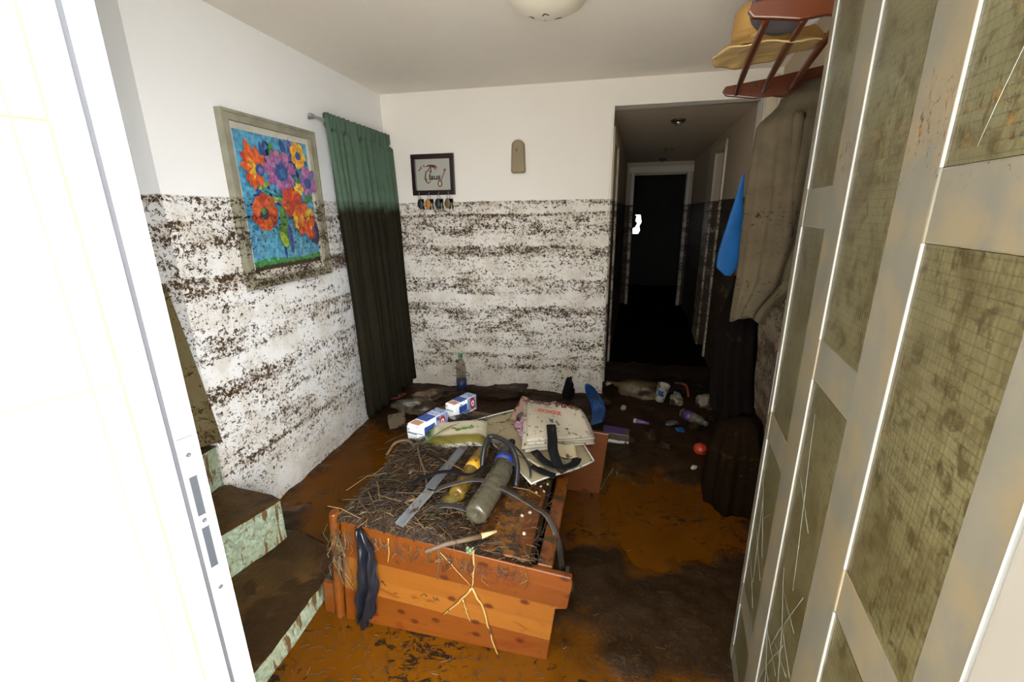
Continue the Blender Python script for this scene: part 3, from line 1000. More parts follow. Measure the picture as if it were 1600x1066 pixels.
for k in range(5):
    x = .16 + .13 * k
    blob([(x, .66), (x + .05, .66), (x + .04, .94), (x + .012, .94)], (7, 7, 4, 7, 7)[k])
for k in range(70):     # dark foliage between the blooms
    u, v = rnd(.16, .98), rnd(.06, .56)
    if u < .3 and v < .12 or v > .5 and u > .9:
        continue
    dab(u, v, rnd(.04, .09), rnd(.012, .03), rnd(0, PI), random.choice((4, 4, 10, 5, 5, 11, 12)))
for u, v, a, L, w_, mi in ((.34, .20, -1.9, .19, .04, 4), (.42, .17, -1.5, .16, .04, 5), (.62, .12, -1.9, .15, .045, 4), (.72, .12, -1.75, .16, .045, 11)):
    petal(u, v, a, L, w_, mi)
for u, v, L, w_, a, mi in ((.27, .37, .10, .022, -.4, 6), (.22, .45, .13, .02, .05, 4), (.35, .46, .17, .014, .1, 6), (.30, .49, .16, .012, -.05, 3), (.40, .43, .14, .013, .25, 5), (.33, .41, .10, .012, .3, 0)):
    dab(u, v, L, w_, a, mi)
for a, L in ((-2.0, .27), (-2.55, .22), (-3.05, .20), (2.5, .19), (1.9, .21), (1.3, .17), (-1.45, .20), (-.8, .17), (-2.3, .20), (2.2, .2)):
    petal(.20, .25, a, L, .050, (1, 9, 1)[int(L * 100) % 3])
for a in (-2.3, -2.9, 2.6, 2.0):
    petal(.19, .25, a, .11, .02, 3)
disc(.235, .26, .055, 4); disc(.24, .265, .03, 11)
rose(.52, .25, .215, 15, (2, 13, 2, 13), .20)
for k in range(12):
    petal(.52, .25, k * PI / 6 + .2, .13, .02, 11)
disc(.52, .26, .085, 4); disc(.53, .27, .045, 14)
rose(.80, .115, .125, 7, (3, 15), .42)
disc(.80, .115, .042, 4)
rose(.91, .32, .15, 9, (13, 2, 11), .32)
disc(.90, .33, .055, 4)
rose(.74, .38, .07, 6, (3,), .4)
rose(.20, .565, .175, 9, (1, 9, 1), .38)
disc(.19, .575, .055, 10); disc(.18, .56, .03, 5)
rose(.60, .50, .165, 9, (9, 1, 9), .38, .4)
disc(.60, .52, .06, 9)
for u, v, L, w_, a, mi in ((.44, .62, .13, .05, 1.5, 5), (.42, .75, .13, .09, 1.4, 5), (.40, .78, .08, .05, 1.2, 6), (.50, .78, .15, .035, 1.55, 4), (.90, .74, .14, .08, 1.5, 10), (.86, .70, .12, .05, 1.2, 4)):
    dab(u, v, L, w_, a, mi)
rose(.74, .62, .17, 10, (1, 3, 1, 9), .36, .2)
for k in range(7):
    dab(.62 + .045 * k, .66 + .03 * math.sin(k * 2), .075, .028, 1.4 + .1 * k, (3, 1, 15, 1, 9, 1, 1)[k])
for k in range(4):
    dab(.78 + .03 * k, .75, .06, .02, 1.5, (1, 9)[k % 2])
b.build('print', PM, pic)

# ------------------------------------------------------------------ key rack with lettering, on the back wall
rackc = thing('key_rack', 'small dark-framed key rack lettered in red on back wall', 'key rack', (-1.281, BY, 1.79))
b = MB()
kw, kh = .174, .150
dk = pmat('dark_stained_frame', (.030, .010, .010), .35, var=.3)
for x0, x1, z0, z1 in ((-kw, kw, kh - .036, kh), (-kw, kw, -kh, -kh + .036), (-kw, -kw + .036, -kh + .036, kh - .036), (kw - .036, kw, -kh + .036, kh - .036)):
    b.box(x0, x1, -.022, -.001, z0, z1)
b.build('frame', dk, rackc, bevel=.005)
MB().box(-kw + .03, kw - .03, -.010, -.001, -kh + .03, kh - .03).build('panel', pmat('cream_panel', (.66, .64, .55), .4, var=.05), rackc)
b = MB()
v, f = text_mesh('laus', .060, .0006, .12, .0012)
b.add([Vector((p.x * 1.05 + .010, -.0108, p.y - .018)) for p in v], f)
b.tube([(-.022, -.011, .010), (-.022, -.011, .028), (-.038, -.011, .034), (-.058, -.011, .018), (-.064, -.011, -.014), (-.058, -.011, -.048), (-.044, -.011, -.062), (-.028, -.011, -.054), (-.020, -.011, -.040)], [.002, .003, .003, .004, .005, .005, .004, .003, .002], 6, flat=.2, up=(0, 1, 0))
b.tube([(-.074, -.011, -.030), (-.050, -.011, -.036)], .003, 6, flat=.2, up=(0, 1, 0))
for a, L in ((2.7, .052), (2.2, .045), (1.7, .040), (1.1, .038), (.55, .050), (.1, .055), (-.35, .045), (-2.6, .03)):
    q = [(-.012 + L * t_ * math.cos(a), -.011, .062 + L * t_ * math.sin(a) * .7 - .020 * t_ * t_) for t_ in (0, .35, .7, 1)]
    b.tube(q, [.002, .0045, .004, .001], 6, flat=.2, up=(0, 1, 0))
b.tube([(-.012, -.011, .062), (-.016, -.011, .015)], [.004, .003], 6, flat=.2, up=(0, 1, 0))
for q in ([(-.115, -.011, .030), (-.100, -.011, .048), (-.088, -.011, .044)], [(-.098, -.011, .052), (-.090, -.011, .066)], [(-.078, -.011, .058), (-.074, -.011, .074), (-.064, -.011, .056)]):
    b.tube(q, .003, 6, flat=.2, up=(0, 1, 0))
b.tube([(.098, -.011, .030), (.060, -.011, -.046)], .003, 6, flat=.2, up=(0, 1, 0))
b.tube([(.086, -.011, .036), (.098, -.011, .026), (.108, -.011, .036), (.098, -.011, .040), (.088, -.011, .030)], .003, 6, flat=.2, up=(0, 1, 0))
b.tube([(.052 + .016 * math.cos(a * PI / 5), -.011, -.066 + .022 * math.sin(a * PI / 5)) for a in range(11)], .004, 6, flat=.2, up=(0, 1, 0))
b.build('lettering', pmat('red_brown_ink', (.22, .030, .012), .5, var=.2), rackc)['label'] = 'curling red-brown word and key drawn on the cream panel'
hookx = (-.115, -.035, .045, .125)
for hx in hookx:
    MB().tube([(hx, -.022, -.128), (hx, -.034, -.130), (hx, -.040, -.142), (hx, -.034, -.152), (hx, -.026, -.148)], .003, 8).build('hook', M['steel'], rackc)
kk = [('keyring', 'dark leather fob and keys on the first hook from the curtain', (.03, .022, .015), None), ('keyring', 'bunch of keys with a bright orange fob', (.75, .30, .02), .1),
      ('keyring', 'blue-black fob and keys beside the orange one on the key rack', (.018, .03, .035), .05), ('keyring', 'tan keys and fob on the hook farthest from the curtain', (.22, .15, .06), None)]
for (nm, lb, colr, _), hx in zip(kk, hookx):
    t_ = thing(nm, lb, 'keys', (-1.281 + hx, BY - .036, 1.645), group='bunches of keys on the key rack')
    t_.scale = (1.35, 1.0, 1.35)
    MB().tube([(.009 * math.sin(a * PI / 6), 0, -.006 - .010 + .010 * math.cos(a * PI / 6)) for a in range(13)], .0015, 6).build('ring', M['steel'], t_)
    MB().ball((-.008 if hx > -.1 else .004, -.004, -.052), .022, 10, 0, (.8, .35, 1.3)).build('fob', pmat('fob_' + str(int(hx * 1000)), colr, .5), t_)
    for kx, tl in ((.010, .15), (.016, -.1)):
        kb = MB()
        mt_ = Matrix.Translation((kx, .003, -.03)) @ Matrix.Rotation(tl, 4, 'Y')
        kb.box(-.009, .009, -.001, .001, -.016, .004, 0, mt_); kb.box(-.003, .003, -.001, .001, -.055, -.016, 0, mt_); kb.box(.003, .006, -.001, .001, -.05, -.035, 0, mt_)
        kb.build('key', pmat('dull_key', (.06, .05, .035), .4, metal=.6), t_)

# ------------------------------------------------------------------ tan wall unit
wd = thing('air_freshener', 'tan rounded wall-mounted air freshener case on the white back wall', 'air freshener', (-.607, BY, 1.78))
tanm = pmat('tan_plastic', (.40, .30, .15), .4, var=.1)


def capsule_poly(hw, hw2, h):
    pts = [(-hw + .012, 0), (hw - .012, 0), (hw - .003, .004), (hw, .015), (hw2, h - .035)]
    pts += [(hw2 * math.cos(a * PI / 10), h - .035 + .035 * math.sin(a * PI / 10)) for a in range(1, 10)]
    pts += [(-hw2, h - .035), (-hw, .015), (-hw + .003, .004)]
    return pts


MB().front(capsule_poly(.053, .046, .226), -.05, -.001).build('case', tanm, wd, bevel=.012)
b = MB().tube([(-.013, -.0512, .160), (-.010, -.0512, .166), (-.004, -.0512, .165), (-.006, -.0512, .159), (-.012, -.0512, .156), (-.010, -.0512, .151), (-.003, -.0512, .153)], .0018, 6, flat=.3, up=(0, 1, 0))
b.build('emblem', M['black'], wd)

# ------------------------------------------------------------------ ceiling lamp
lamp = thing('ceiling_lamp', 'frosted glass dome lamp with a leaf motif on the ceiling', 'lamp', (-.240, 2.075, CZ))
fg = pmat('frosted_glass', (.72, .67, .55), .35, var=.06)
MB().lathe([(.0, -.105), (.05, -.102), (.10, -.090), (.145, -.066), (.172, -.035), (.18, -.012), (.18, -.004)], 40).build('glass_dome', fg, lamp)
MB().lathe([(.185, -.0), (.188, -.010), (.180, -.014)], 40).build('rim', M['steel'], lamp)
motif_ink = pmat('motif_ink', (.20, .16, .08), .5)


def dome(u, v):
    r = math.hypot(u, v)
    z = -.107 + .10 * (r / .18) ** 2.6
    return (u, v, z)


for (u, v, a) in ((-.03, .08, .3), (.05, .06, 2.1), (-.07, .02, 1.2), (.02, .12, 4), (-.01, -.02, .9), (-.09, .09, .1)):
    b = MB()
    for da in (0, 1.1):
        q = [dome(u + .028 * t_ * math.cos(a + da), v + .028 * t_ * math.sin(a + da)) for t_ in (0, .33, .66, 1)]
        b.tube(q, [.002, .005, .004, .001], 6, flat=.3, up=(0, 0, 1))
    b.build('leaf_motif', motif_ink, lamp)

# passage downlights
for i, (x, y) in enumerate(((.59, 4.11), (.767, 5.9), (.835, 7.0))):
    if i == 0:
        dl = thing('downlight', 'round downlight in the passage ceiling nearest the room', 'downlight', (x, y, 2.2), group='downlights along the passage ceiling')
        MB().lathe([(.060, .0), (.060, -.008), (.044, -.022), (.034, -.006)], 24).build('ring', pmat('brass_ring', (.14, .095, .04), .35, metal=.6), dl)
        MB().lathe([(.032, -.004), (.031, -.024), (.018, -.040), (0, -.044)], 20).build('bulb', pmat('bulb_glass', (.95, .9, .8), .12, metal=.7), dl)
        first = dl
    else:
        dl = link_copy(first)
        dl.location = (x, y, 2.2)
        dl['label'] = ('middle downlight of the three in the dark passage ceiling', 'farthest downlight, just before the doorway ending the passage')[i - 1]

# ------------------------------------------------------------------ hat rack, hats and coats on the right wall
def rw(s, o, z):
    """point on the right wall: s from the passage corner towards the door, o out from the wall"""
    n_ = Vector((-.988, .156))
    p = R0 + LD * s + n_ * o
    return Vector((p.x, p.y, z))


RQ = Matrix.Identity(4)
RQ.col[0][:3] = (-.988, .156, 0); RQ.col[1][:3] = (LD.x, LD.y, 0); RQ.col[2][:3] = (0, 0, 1)
sA, sB = 1.32, 2.03          # far and near bracket along the wall
ro = rw(1.68, 0, 1.93)
rk = thing('hat_rack', 'varnished wooden hat rack with turned spindles on the wall behind the door', 'hat rack', tuple(ro))
rk.rotation_euler = (0, 0, math.atan2(.156, -.988))
bpoly = [(.0, .10), (.0, -.045), (.04, -.055), (.10, -.035), (.15, -.042), (.20, -.015), (.26, -.004), (.33, -.008), (.40, .004), (.455, .012), (.472, .030), (.46, .048), (.30, .062), (.12, .085)]
for (s, dz, k) in ((sA, .0, 0), (sB, .045, 1)):
    y = s - 1.68
    MB().front([(x * .91, z + .02 + dz) for x, z in bpoly], y - .011, y + .011).build('bracket', M['brown_wood'], rk, bevel=.004)
    MB().lathe([(.024, 0), (.026, .008), (.018, .016), (0, .018)], 18, 0, Matrix.Translation((.085, y + .011, .025 + dz)) @ Matrix.Rotation(-PI / 2, 4, 'X')).build('knob', M['brown_wood'], rk)
MB().box(.0, .02, sA - 1.68, sB - 1.68, -.07, .03).build('back_rail', M['brown_wood'], rk, bevel=.004)
for x in (.375, .275, .175, .08):
    q = [(x, (sA - 1.68) + (sB - sA) * t_, .035 + .012 * math.sin(t_ * PI) + .045 * t_) for t_ in [i / 10 for i in range(11)]]
    rr = [.009 + .003 * math.sin(t_ * PI) for t_ in [i / 10 for i in range(11)]]
    MB().tube(q, rr, 10).build('spindle', M['brown_wood'], rk)
for s in (1.42, 1.62, 1.82, 1.98):
    MB().lathe([(.006, 0), (.007, .04), (.016, .05), (.014, .062), (0, .066)], 12, 0, Matrix.Translation((.02, s - 1.68, -.03)) @ Matrix.Rotation(PI / 2, 4, 'Y') @ Matrix.Rotation(-.2, 4, 'Y')).build('peg', M['brown_wood'], rk)


def hat(name, label, ctr, tilt, crown, brim, h, mt, droop=.02, band=None, wob=.0):
    t_ = thing(name, label, 'hat', ctr, tilt)
    prof_c = [(crown * 1.02, .0), (crown * 1.0, h * .3), (crown * .93, h * .75), (crown * .72, h * .95), (crown * .3, h * 1.0), (0, h * .97)]
    MB().lathe(prof_c, 32).build('crown', mt, t_)

    def br(u, v):
        a = u * 2 * PI
        r = crown + (brim - crown) * v
        z = -droop * v * v + wob * math.sin(2 * a + .6) * v * v + .004 * math.sin(9 * a) * v
        return (r * math.cos(a), r * math.sin(a), z)
    MB().sheet(br, 48, 8, thick=.005).build('brim', mt, t_)
    if band:
        MB().lathe([(crown * 1.03, .002), (crown * 1.02, h * .28)], 32).build('band', band, t_)
    return t_


hat('straw_hat', 'pale wide-brimmed straw hat lying lowest on the hat rack', (.565, 1.90, 2.035), (.10, -.06, 0), .095, .190, .06, M['strawpale'], .012, None, .012)
hat('straw_hat', 'golden straw hat with a rounded crown stacked over the pale one', (.560, 1.945, 2.09), (.16, -.22, .3), .115, .165, .115, M['straw'], .035, M['straw'], .02)
gcap = thing('cap', 'dark grey cap with pale peak against the near end of the hat rack', 'cap', (.515, 1.70, 2.075), (.5, .1, 2.4))
MB().lathe([(.085, 0), (.088, .02), (.080, .055), (.055, .085), (.02, .098), (0, .1)], 24).build('crown', pmat('grey_cap_cloth', (.085, .075, .085), .8), gcap)
MB().sheet(lambda u, v: ((.083 + .06 * v * math.sin(PI * u) ** .6) * math.cos(PI * u - PI / 2 + 2.6), (.083 + .06 * v * math.sin(PI * u) ** .6) * math.sin(PI * u - PI / 2 + 2.6), -.012 * v), 20, 4, thick=.004).build('peak', pmat('pale_peak', (.5, .48, .46), .6), gcap)
wh = thing('sun_hat', 'white cloth hat with dark wavy trim squeezed in by the wall', 'hat', (.80, 1.90, 2.03), (.3, .5, 0))
MB().lathe([(.05, 0), (.052, .03), (.04, .055), (0, .06)], 24).build('crown', pmat('white_hat_cloth', (.6, .57, .52), .8), wh)
MB().sheet(lambda u, v: ((.05 + .035 * v) * math.cos(2 * PI * u), (.05 + .035 * v) * math.sin(2 * PI * u), -.008 * v + .006 * v * math.sin(14 * PI * u)), 56, 4, thick=.003).build('brim', pmat('dark_trim_cloth', (.06, .05, .05), .8), wh)


def garment(name, label, cat, mt, rows, nfold=7, amp=.10, seed=0.0, part='cloth', open_b=True):
    """rows: (z, centre x, centre y, half width x, half depth y); a hanging folded cloth body"""
    n = 72
    zt, zb = rows[0][0], rows[-1][0]
    K = 46
    V = []
    for i in range(K + 1):
        z = zt + (zb - zt) * i / K
        for a_, b_ in zip(rows[:-1], rows[1:]):
            if a_[0] >= z >= b_[0] - 1e-9:
                f_ = (a_[0] - z) / max(1e-6, a_[0] - b_[0])
                f_ = f_ * f_ * (3 - 2 * f_)
                r_ = [p + (q - p) * f_ for p, q in zip(a_, b_)]
                break
        fall = min(1, i / K * 2.2)
        for j in range(n):
            a = 2 * PI * j / n
            k = 1 + fall * (amp * math.sin(nfold * a + seed + .9 * math.sin(3 * z + seed)) + amp * .5 * math.sin((nfold * 2 + 1) * a + 2.1 * seed + 1.5 * z)) + .05 * mnoise.noise(Vector((math.cos(a) * 2 + seed, math.sin(a) * 2, z * 6)))
            zz = z + (.018 * math.sin(3 * a + seed) if i == K else 0)
            V.append(Vector((r_[1] + r_[3] * k * math.cos(a), r_[2] + r_[4] * k * math.sin(a), zz)))
    F = [(i * n + j, (i + 1) * n + j, (i + 1) * n + (j + 1) % n, i * n + (j + 1) % n) for i in range(K) for j in range(n)]
    F.append(tuple(range(n)))
    F.append(tuple(K * n + j for j in reversed(range(n))))
    q = MB().add(V, F, 0, True)
    t_ = thing(name, label, cat, (rows[0][1], rows[0][2], zt))
    q.build(part, mt, t_, off=(rows[0][1], rows[0][2], zt))
    return t_


greyc = silted('grey_coat_cloth', (.100, .080, .050), .85, -.20, .30, (.07, .045, .02), bump=.4, spec=.03)
brownc = silted('muddy_brown_cloth', (.014, .0075, .0035), .85, -.2, .75, (.011, .006, .002), bump=.4, spec=.02)
blackc = silted('dark_wet_cloth', (.0045, .0035, .003), .8, -.3, .35, (.006, .0035, .0015), bump=.4, spec=.02)
coat = garment('coat', 'grey coat hanging from the hat rack beside the open door', 'coat', greyc,
               [(1.935, .745, 1.95, .04, .05), (1.87, .72, 1.93, .095, .07), (1.78, .70, 1.92, .140, .09), (1.62, .705, 1.92, .145, .095), (1.40, .700, 1.93, .140, .095), (1.25, .680, 1.93, .120, .09), (1.07, .615, 1.93, .065, .06)], 6, .10, 1.0)
b = MB()
for k in range(2):
    b.sheet(lambda u, v, k=k: (-.085 + .15 * k + .035 * (u - .5) + .02 * v, -.112 + .02 * k + .012 * math.sin(u * PI) * -1, -.12 - .42 * v), 6, 20, thick=.004)
b.build('lapel', greyc, coat)
MB().tube([(-.165, .02, -.28), (-.180, .0, -.33), (-.178, -.01, -.39)], .006, 8).build('strap', M['blackcloth'], coat)
bagm = silted('blue_nylon', (.008, .085, .27), .6, -.40, .10, (.03, .05, .06))
bq = MB()
prof = [(1.635, .566, .004), (1.54, .560, .015), (1.46, .555, .028), (1.38, .550, .040), (1.31, .545, .045), (1.26, .545, .042), (1.225, .553, .012)]


def bluebag(u, v):
    a = 2 * PI * u
    q = v * (len(prof) - 1)
    i = min(int(q), len(prof) - 2); f_ = q - i
    z, x, r = (p + (w - p) * f_ for p, w in zip(prof[i], prof[i + 1]))
    k = 1 + .08 * math.sin(3 * a + 4 * v)
    return (x + r * k * math.cos(a), 2.055 + .30 * r * k * math.sin(a), z)


bq.sheet(bluebag, 32, 32)
tag(bq.build('cloth_bag', bagm, off=(.56, 2.05, 1.63)), 'bright blue cloth bag hanging flat against the grey coat', 'bag')
garment('coat', 'dark brown muddied coat hanging between the grey coat and door', 'coat', brownc,
        [(1.92, .80, 1.72, .03, .04), (1.80, .775, 1.70, .055, .07), (1.5, .77, 1.70, .060, .08), (1.05, .76, 1.71, .065, .09), (.72, .75, 1.72, .065, .09)], 8, .14, 3.0)
garment('trousers', 'black wet trousers hanging below the hem of the grey coat', 'trousers', blackc,
        [(1.22, .63, 2.06, .05, .035), (1.02, .625, 2.06, .075, .05), (.80, .63, 2.06, .085, .055), (.58, .65, 2.07, .09, .06)], 5, .12, 5.0)
garment('laundry_sack', 'brown mud-soaked sack slumped on the floor under the coats', 'sack', brownc,
        [(.55, .74, 2.20, .05, .06), (.46, .735, 2.20, .10, .12), (.30, .735, 2.21, .125, .15), (.10, .735, 2.22, .135, .17), (-.01, .735, 2.22, .12, .15)], 6, .10, 7.0)

# ------------------------------------------------------------------ toppled pine cabinet
CB = Matrix.Translation((-.905, 1.195, 0)) @ Matrix.Rotation(math.radians(-2.1), 4, 'Z') @ Matrix.Rotation(math.radians(4.4), 4, 'Y')
cab = thing('toppled_cabinet', 'orange pine cabinet lying on its back, heaped with mud and rubbish', 'cabinet', (-.905, 1.195, 0), CB.to_euler())
pine = pine_mat('varnished_pine', dirt=.22)
pine_top = pine_mat('muddy_pine', plank=.09, dirt=.55, axis='x')
pine_v = pine_mat('pine_post', (.135, .036, .003), (.075, .017, .0013), plank=.5, dirt=.15)


def cbp(x, y, z):
    return CB @ Vector((x, y, z))


MB().front([(.0, -.09), (.775, -.09), (.79, .29), (.828, .302), (.836, .405), (.83, .432), (.0, .448)], .0, .022).build('end_board', pine, cab, bevel=.004)
b = MB()
b.prism([(-.030 + .016 * math.cos(a * PI / 8), .012 + .022 * math.sin(a * PI / 8)) for a in range(16)], -.02, .475)
b.build('corner_post', pine_v, cab, bevel=.004)
b = MB().box(-.10, -.058, .01, .032, -.05, .135); b.box(-.058, -.044, .012, .028, -.05, .15)
b.build('plinth', pine_v, cab, bevel=.003)
MB().box(-.015, .685, .022, 1.0, .425, .445).build('side_panel', pine_top, cab, bevel=.004)
MB().box(.715, .765, .022, 1.0, .395, .440).build('front_stile', pine_top, cab, bevel=.004)
MB().box(-.015, .0, .022, 1.0, -.09, .425).build('side_board', pine, cab, bevel=.002)
b = MB().box(.655, .670, .022, 1.0, -.09, .425)
b.build('door', pine_mat('shaded_pine', (.12, .04, .01), (.08, .025, .006), dirt=.35), cab)  # pine copy recoloured as shaded, shade put into its tones
MB().front([(.0, -.09), (.92, -.09), (.93, .44), (.0, .44)], 1.0, 1.022).build('end_board', pine_v, cab, bevel=.004)
MB().box(.715, .745, .03, 1.0, .10, .395).build('door_edge', pine_v, cab, bevel=.003)


def ztop(x, y):
    """height of the cabinet's upper face under a world x, y"""
    inv = CB.inverted()
    # solve for z with local z = .445
    a = CB @ Vector((0, 0, .445)); n_ = CB.to_3x3() @ Vector((0, 0, 1))
    return a.z - (n_.x * (x - a.x) + n_.y * (y - a.y)) / n_.z


def heap_h(lx, ly):
    base = .010 + .020 * mnoise.noise(Vector((lx * 6, ly * 6, 2))) + .012 * mnoise.noise(Vector((lx * 17, ly * 17, 5))) + .006 * mnoise.noise(Vector((lx * 45, ly * 45, 5)))
    base += .055 * math.exp(-((lx - .05) / .15) ** 2 - ((ly - .40) / .16) ** 2)
    base += .055 * math.exp(-((lx - .34) / .20) ** 2 - ((ly - .42) / .25) ** 2)
    base += .035 * math.exp(-((lx - .12) / .22) ** 2 - ((ly - .08) / .12) ** 2)
    base -= .050 * math.exp(-((lx - .64) / .14) ** 2 - ((ly - .22) / .22) ** 2)
    base -= .03 * math.exp(-((lx - .02) / .10) ** 2 - ((ly - .30) / .10) ** 2)
    e = min(1, max(0, (lx + .02) / .03), max(0, (.70 - lx) / .05), max(0, (ly - .0) / .025), max(0, (.99 - ly) / .04))
    return base * e - .004


b = MB().sheet(lambda u, v: tuple(cbp(-.02 + .72 * u, .0 + .99 * v, .445 + heap_h(-.02 + .72 * u, .99 * v))), 110, 140)
hp = b.build('mud_heap', M['mud'])
tag(hp, 'layer of dark wet mud spread over the toppled cabinet', 'mud', kind='stuff')

strawc = [pmat('straw_dark', (.022, .012, .005), .7, var=.4), pmat('straw_brown', (.075, .038, .013), .7, var=.4), pmat('straw_tan', (.24, .14, .045), .7, var=.3), pmat('stem_green', (.07, .09, .018), .6, var=.3)]


def straws(name, label, n, place, L=(.01, .05), R=(.0006, .0014), w=(5, 4, 1.6, .3), zj=.01, tilt=.35):
    q = MB()
    for _ in range(n):
        p = place()
        if p is None:
            continue
        a = rnd(0, 2 * PI); l = rnd(*L); t_ = rnd(-tilt, tilt)
        d = Vector((math.cos(a) * math.cos(t_), math.sin(a) * math.cos(t_), math.sin(t_))) * l
        bend = Vector((rnd(-.15, .15), rnd(-.15, .15), rnd(0, .15))) * l
        p = p + Vector((0, 0, rnd(0, zj) + abs(d.z) * .4))
        q.tube([p - d * .5, p + bend, p + d * .5], rnd(*R), 4, random.choices((0, 1, 2, 3), w)[0], cap=False)
    o = q.build(name, strawc)
    return tag(o, label, 'debris', kind='stuff')


def on_cab():
    lx = rnd(-.02, .72) if random.random() < .75 else rnd(-.02, .35); ly = rnd(0, 1) ** 1.5 * .98
    if lx > .5 and random.random() < .5 and ly < .5:
        return None
    return cbp(lx, ly, .447 + max(0, heap_h(lx, ly)))


straws('straw_litter', 'chopped straw and twigs matted over the mud on the cabinet', 4600, on_cab)
straws('twig_litter', 'longer stalks and twigs strewn over the straw-matted heap', 90, on_cab, (.06, .20), (.0009, .0022), (4, 4, 2, .8), .03, .25)


def on_floor():
    for _ in range(9):
        x = rnd(-1.3, .75); y = rnd(.65, 3.3) if random.random() < .5 else rnd(.65, 1.3)
        if -.95 < x < -.08 and y > 1.15 and y < 2.25:
            continue
        if x < -1.0 and y < 1.5 or x > .60 + (y - .3) * .158 - .03:
            continue
        return Vector((x, y, max(.002, mud_h(x, y))))
    return None


straws('floor_litter', 'short straw and plant bits floating on the mud around the cabinet', 1800, on_floor, (.008, .035), (.0005, .0012), (10, 3.5, .25, .1), .003, .1)


def edge_hang():
    lx = rnd(-.02, .70)
    return cbp(lx, -.004 - rnd(0, .006), .43 - abs(random.gauss(0, .03)))


q = MB()
for _ in range(170):
    p = edge_hang(); l = rnd(.012, .05)
    q.tube([p, p + Vector((rnd(-.012, .012), -.004, -l * .5)), p + Vector((rnd(-.02, .02), -.003, -l))], rnd(.0005, .0012), 4, random.choices((0, 1, 2, 3), (3, 4, 2.5, .6))[0], cap=False)
for _ in range(70):
    lx = -.012 + random.gauss(0, .02); p = cbp(lx, -.006, rnd(.25, .44)); l = rnd(.03, .13)
    q.tube([p, p + Vector((rnd(-.02, .02), -.008, -l * .5)), p + Vector((rnd(-.03, .03), -.005, -l))], rnd(.0006, .0014), 4, random.choices((0, 1, 2, 3), (3, 4, 3, 2))[0], cap=False)
tag(q.build('hanging_straw', strawc), 'wisps of straw hanging over the edge of the pine end board', 'debris', kind='stuff')

# individual stalks and sticks
stalkm = pmat('dry_reed', (.46, .27, .075), .6, var=.3, dirt=.1)
stickm = pmat('wet_bark', (.13, .075, .035), .7, var=.4, dirt=.2, bump=.5)
woodpale = pmat('bare_wood', (.66, .42, .17), .6, var=.2)


def stalk(name, label, cat, lines, r, mt, grp=None):
    q = MB()
    o0 = Vector(lines[0][0])
    for ln in lines:
        pts = []
        for p, w in zip(ln[:-1], ln[1:]):
            for k in range(4):
                f_ = k / 4
                pts.append(Vector(p).lerp(Vector(w), f_) + Vector((rnd(-1, 1), rnd(-1, 1), rnd(-1, 1))) * r * .5)
        pts.append(Vector(ln[-1]))
        q.tube(pts, [r * (1 - .5 * i / (len(pts) - 1)) for i in range(len(pts))], 7)
    return tag(q.build(name, mt, off=o0), label, cat, grp)


def fb(lx, lz, o=.006):
    return tuple(cbp(lx, -o, lz))


stalk('reed_stalk', 'forked dry reed leaning on the pine end board', 'stalk', [[fb(.50, .46, .002), fb(.505, .36), fb(.50, .30)], [fb(.50, .30), fb(.455, .225), fb(.40, .15)], [fb(.50, .30), fb(.545, .22), fb(.585, .10, .012), fb(.635, -.03, .02)]], .0042, stalkm)
stalk('reed_stalk', 'short split reed hanging beside the fork of the longer one', 'stalk', [[fb(.47, .24), fb(.485, .19), fb(.50, .15)]], .003, stalkm)
stalk('reed_stalk', 'thin straight straw slanting across the upper planks', 'stalk', [[fb(.385, .42), fb(.44, .365), fb(.495, .31)]], .0018, stalkm)
stalk('reed_stalk', 'yellow straw hanging straight down beside the mud-caked edge', 'stalk', [[fb(.19, .43), fb(.192, .37), fb(.186, .32)]], .0024, stalkm)
stalk('twig', 'dark thin twig hanging down the middle of the end board', 'twig', [[fb(.375, .46, .003), fb(.378, .38), fb(.372, .30)]], .0028, stickm)
stk_a, stk_b = at(664, 862, .470), at(752, 838, .465)
stk_c = at(776, 830, .465)
st = thing('stick', 'gnarled stick with a pale broken end at the front of the heap', 'stick', tuple(stk_a))
MB().tube([Vector((0, 0, 0)), (stk_b - stk_a) * .35 + Vector((0, .004, .004)), (stk_b - stk_a) * .7 + Vector((0, -.004, .006)), stk_b - stk_a], [.006, .008, .008, .009], 9).build('bark', stickm, st)
MB().tube([stk_b - stk_a, stk_c - stk_a], [.010, .004], 9).build('broken_end', woodpale, st)['label'] = 'pale bare wood'

# black plastic strip draped over the front edge
def strip(u, v):
    lx = .085 + .035 * math.sin(PI * v ** .8) + .012 * mnoise.noise(Vector((u * 2, v * 7, 5))) + (.013 + .026 * math.sin(PI * min(1, v * .9)) ** .8) * (u * 2 - 1)
    lz = .455 - .46 * v
    return tuple(cbp(lx, -.012 - .008 * math.sin(u * 9 + v * 3) - .012 * math.sin(v * PI) - .012 * abs(math.sin(u * 6 + v * 2)) - .012 * mnoise.noise(Vector((u * 5, v * 9, 2))), lz + .02 * math.sin(u * 7) * v + (.03 * abs(u - .5) if v > .9 else 0)))


b = MB().sheet(strip, 18, 40, thick=.0015)
tag(b.build('plastic_strip', pmat('shiny_black_film', (.012, .013, .018), .22, var=.3), off=tuple(cbp(.03, -.01, .44))), 'torn black plastic strip draped down over the end board', 'plastic')

# ------------------------------------------------------------------ things on the cabinet
def hb(p, dz=0.0):
    p = Vector(p); p.z = ztop(p.x, p.y) + dz
    return p


def on(px, py, dz):
    z = .44
    for _ in range(4):
        p = at(px, py, z); z = ztop(p.x, p.y) + dz
    return at(px, py, z)


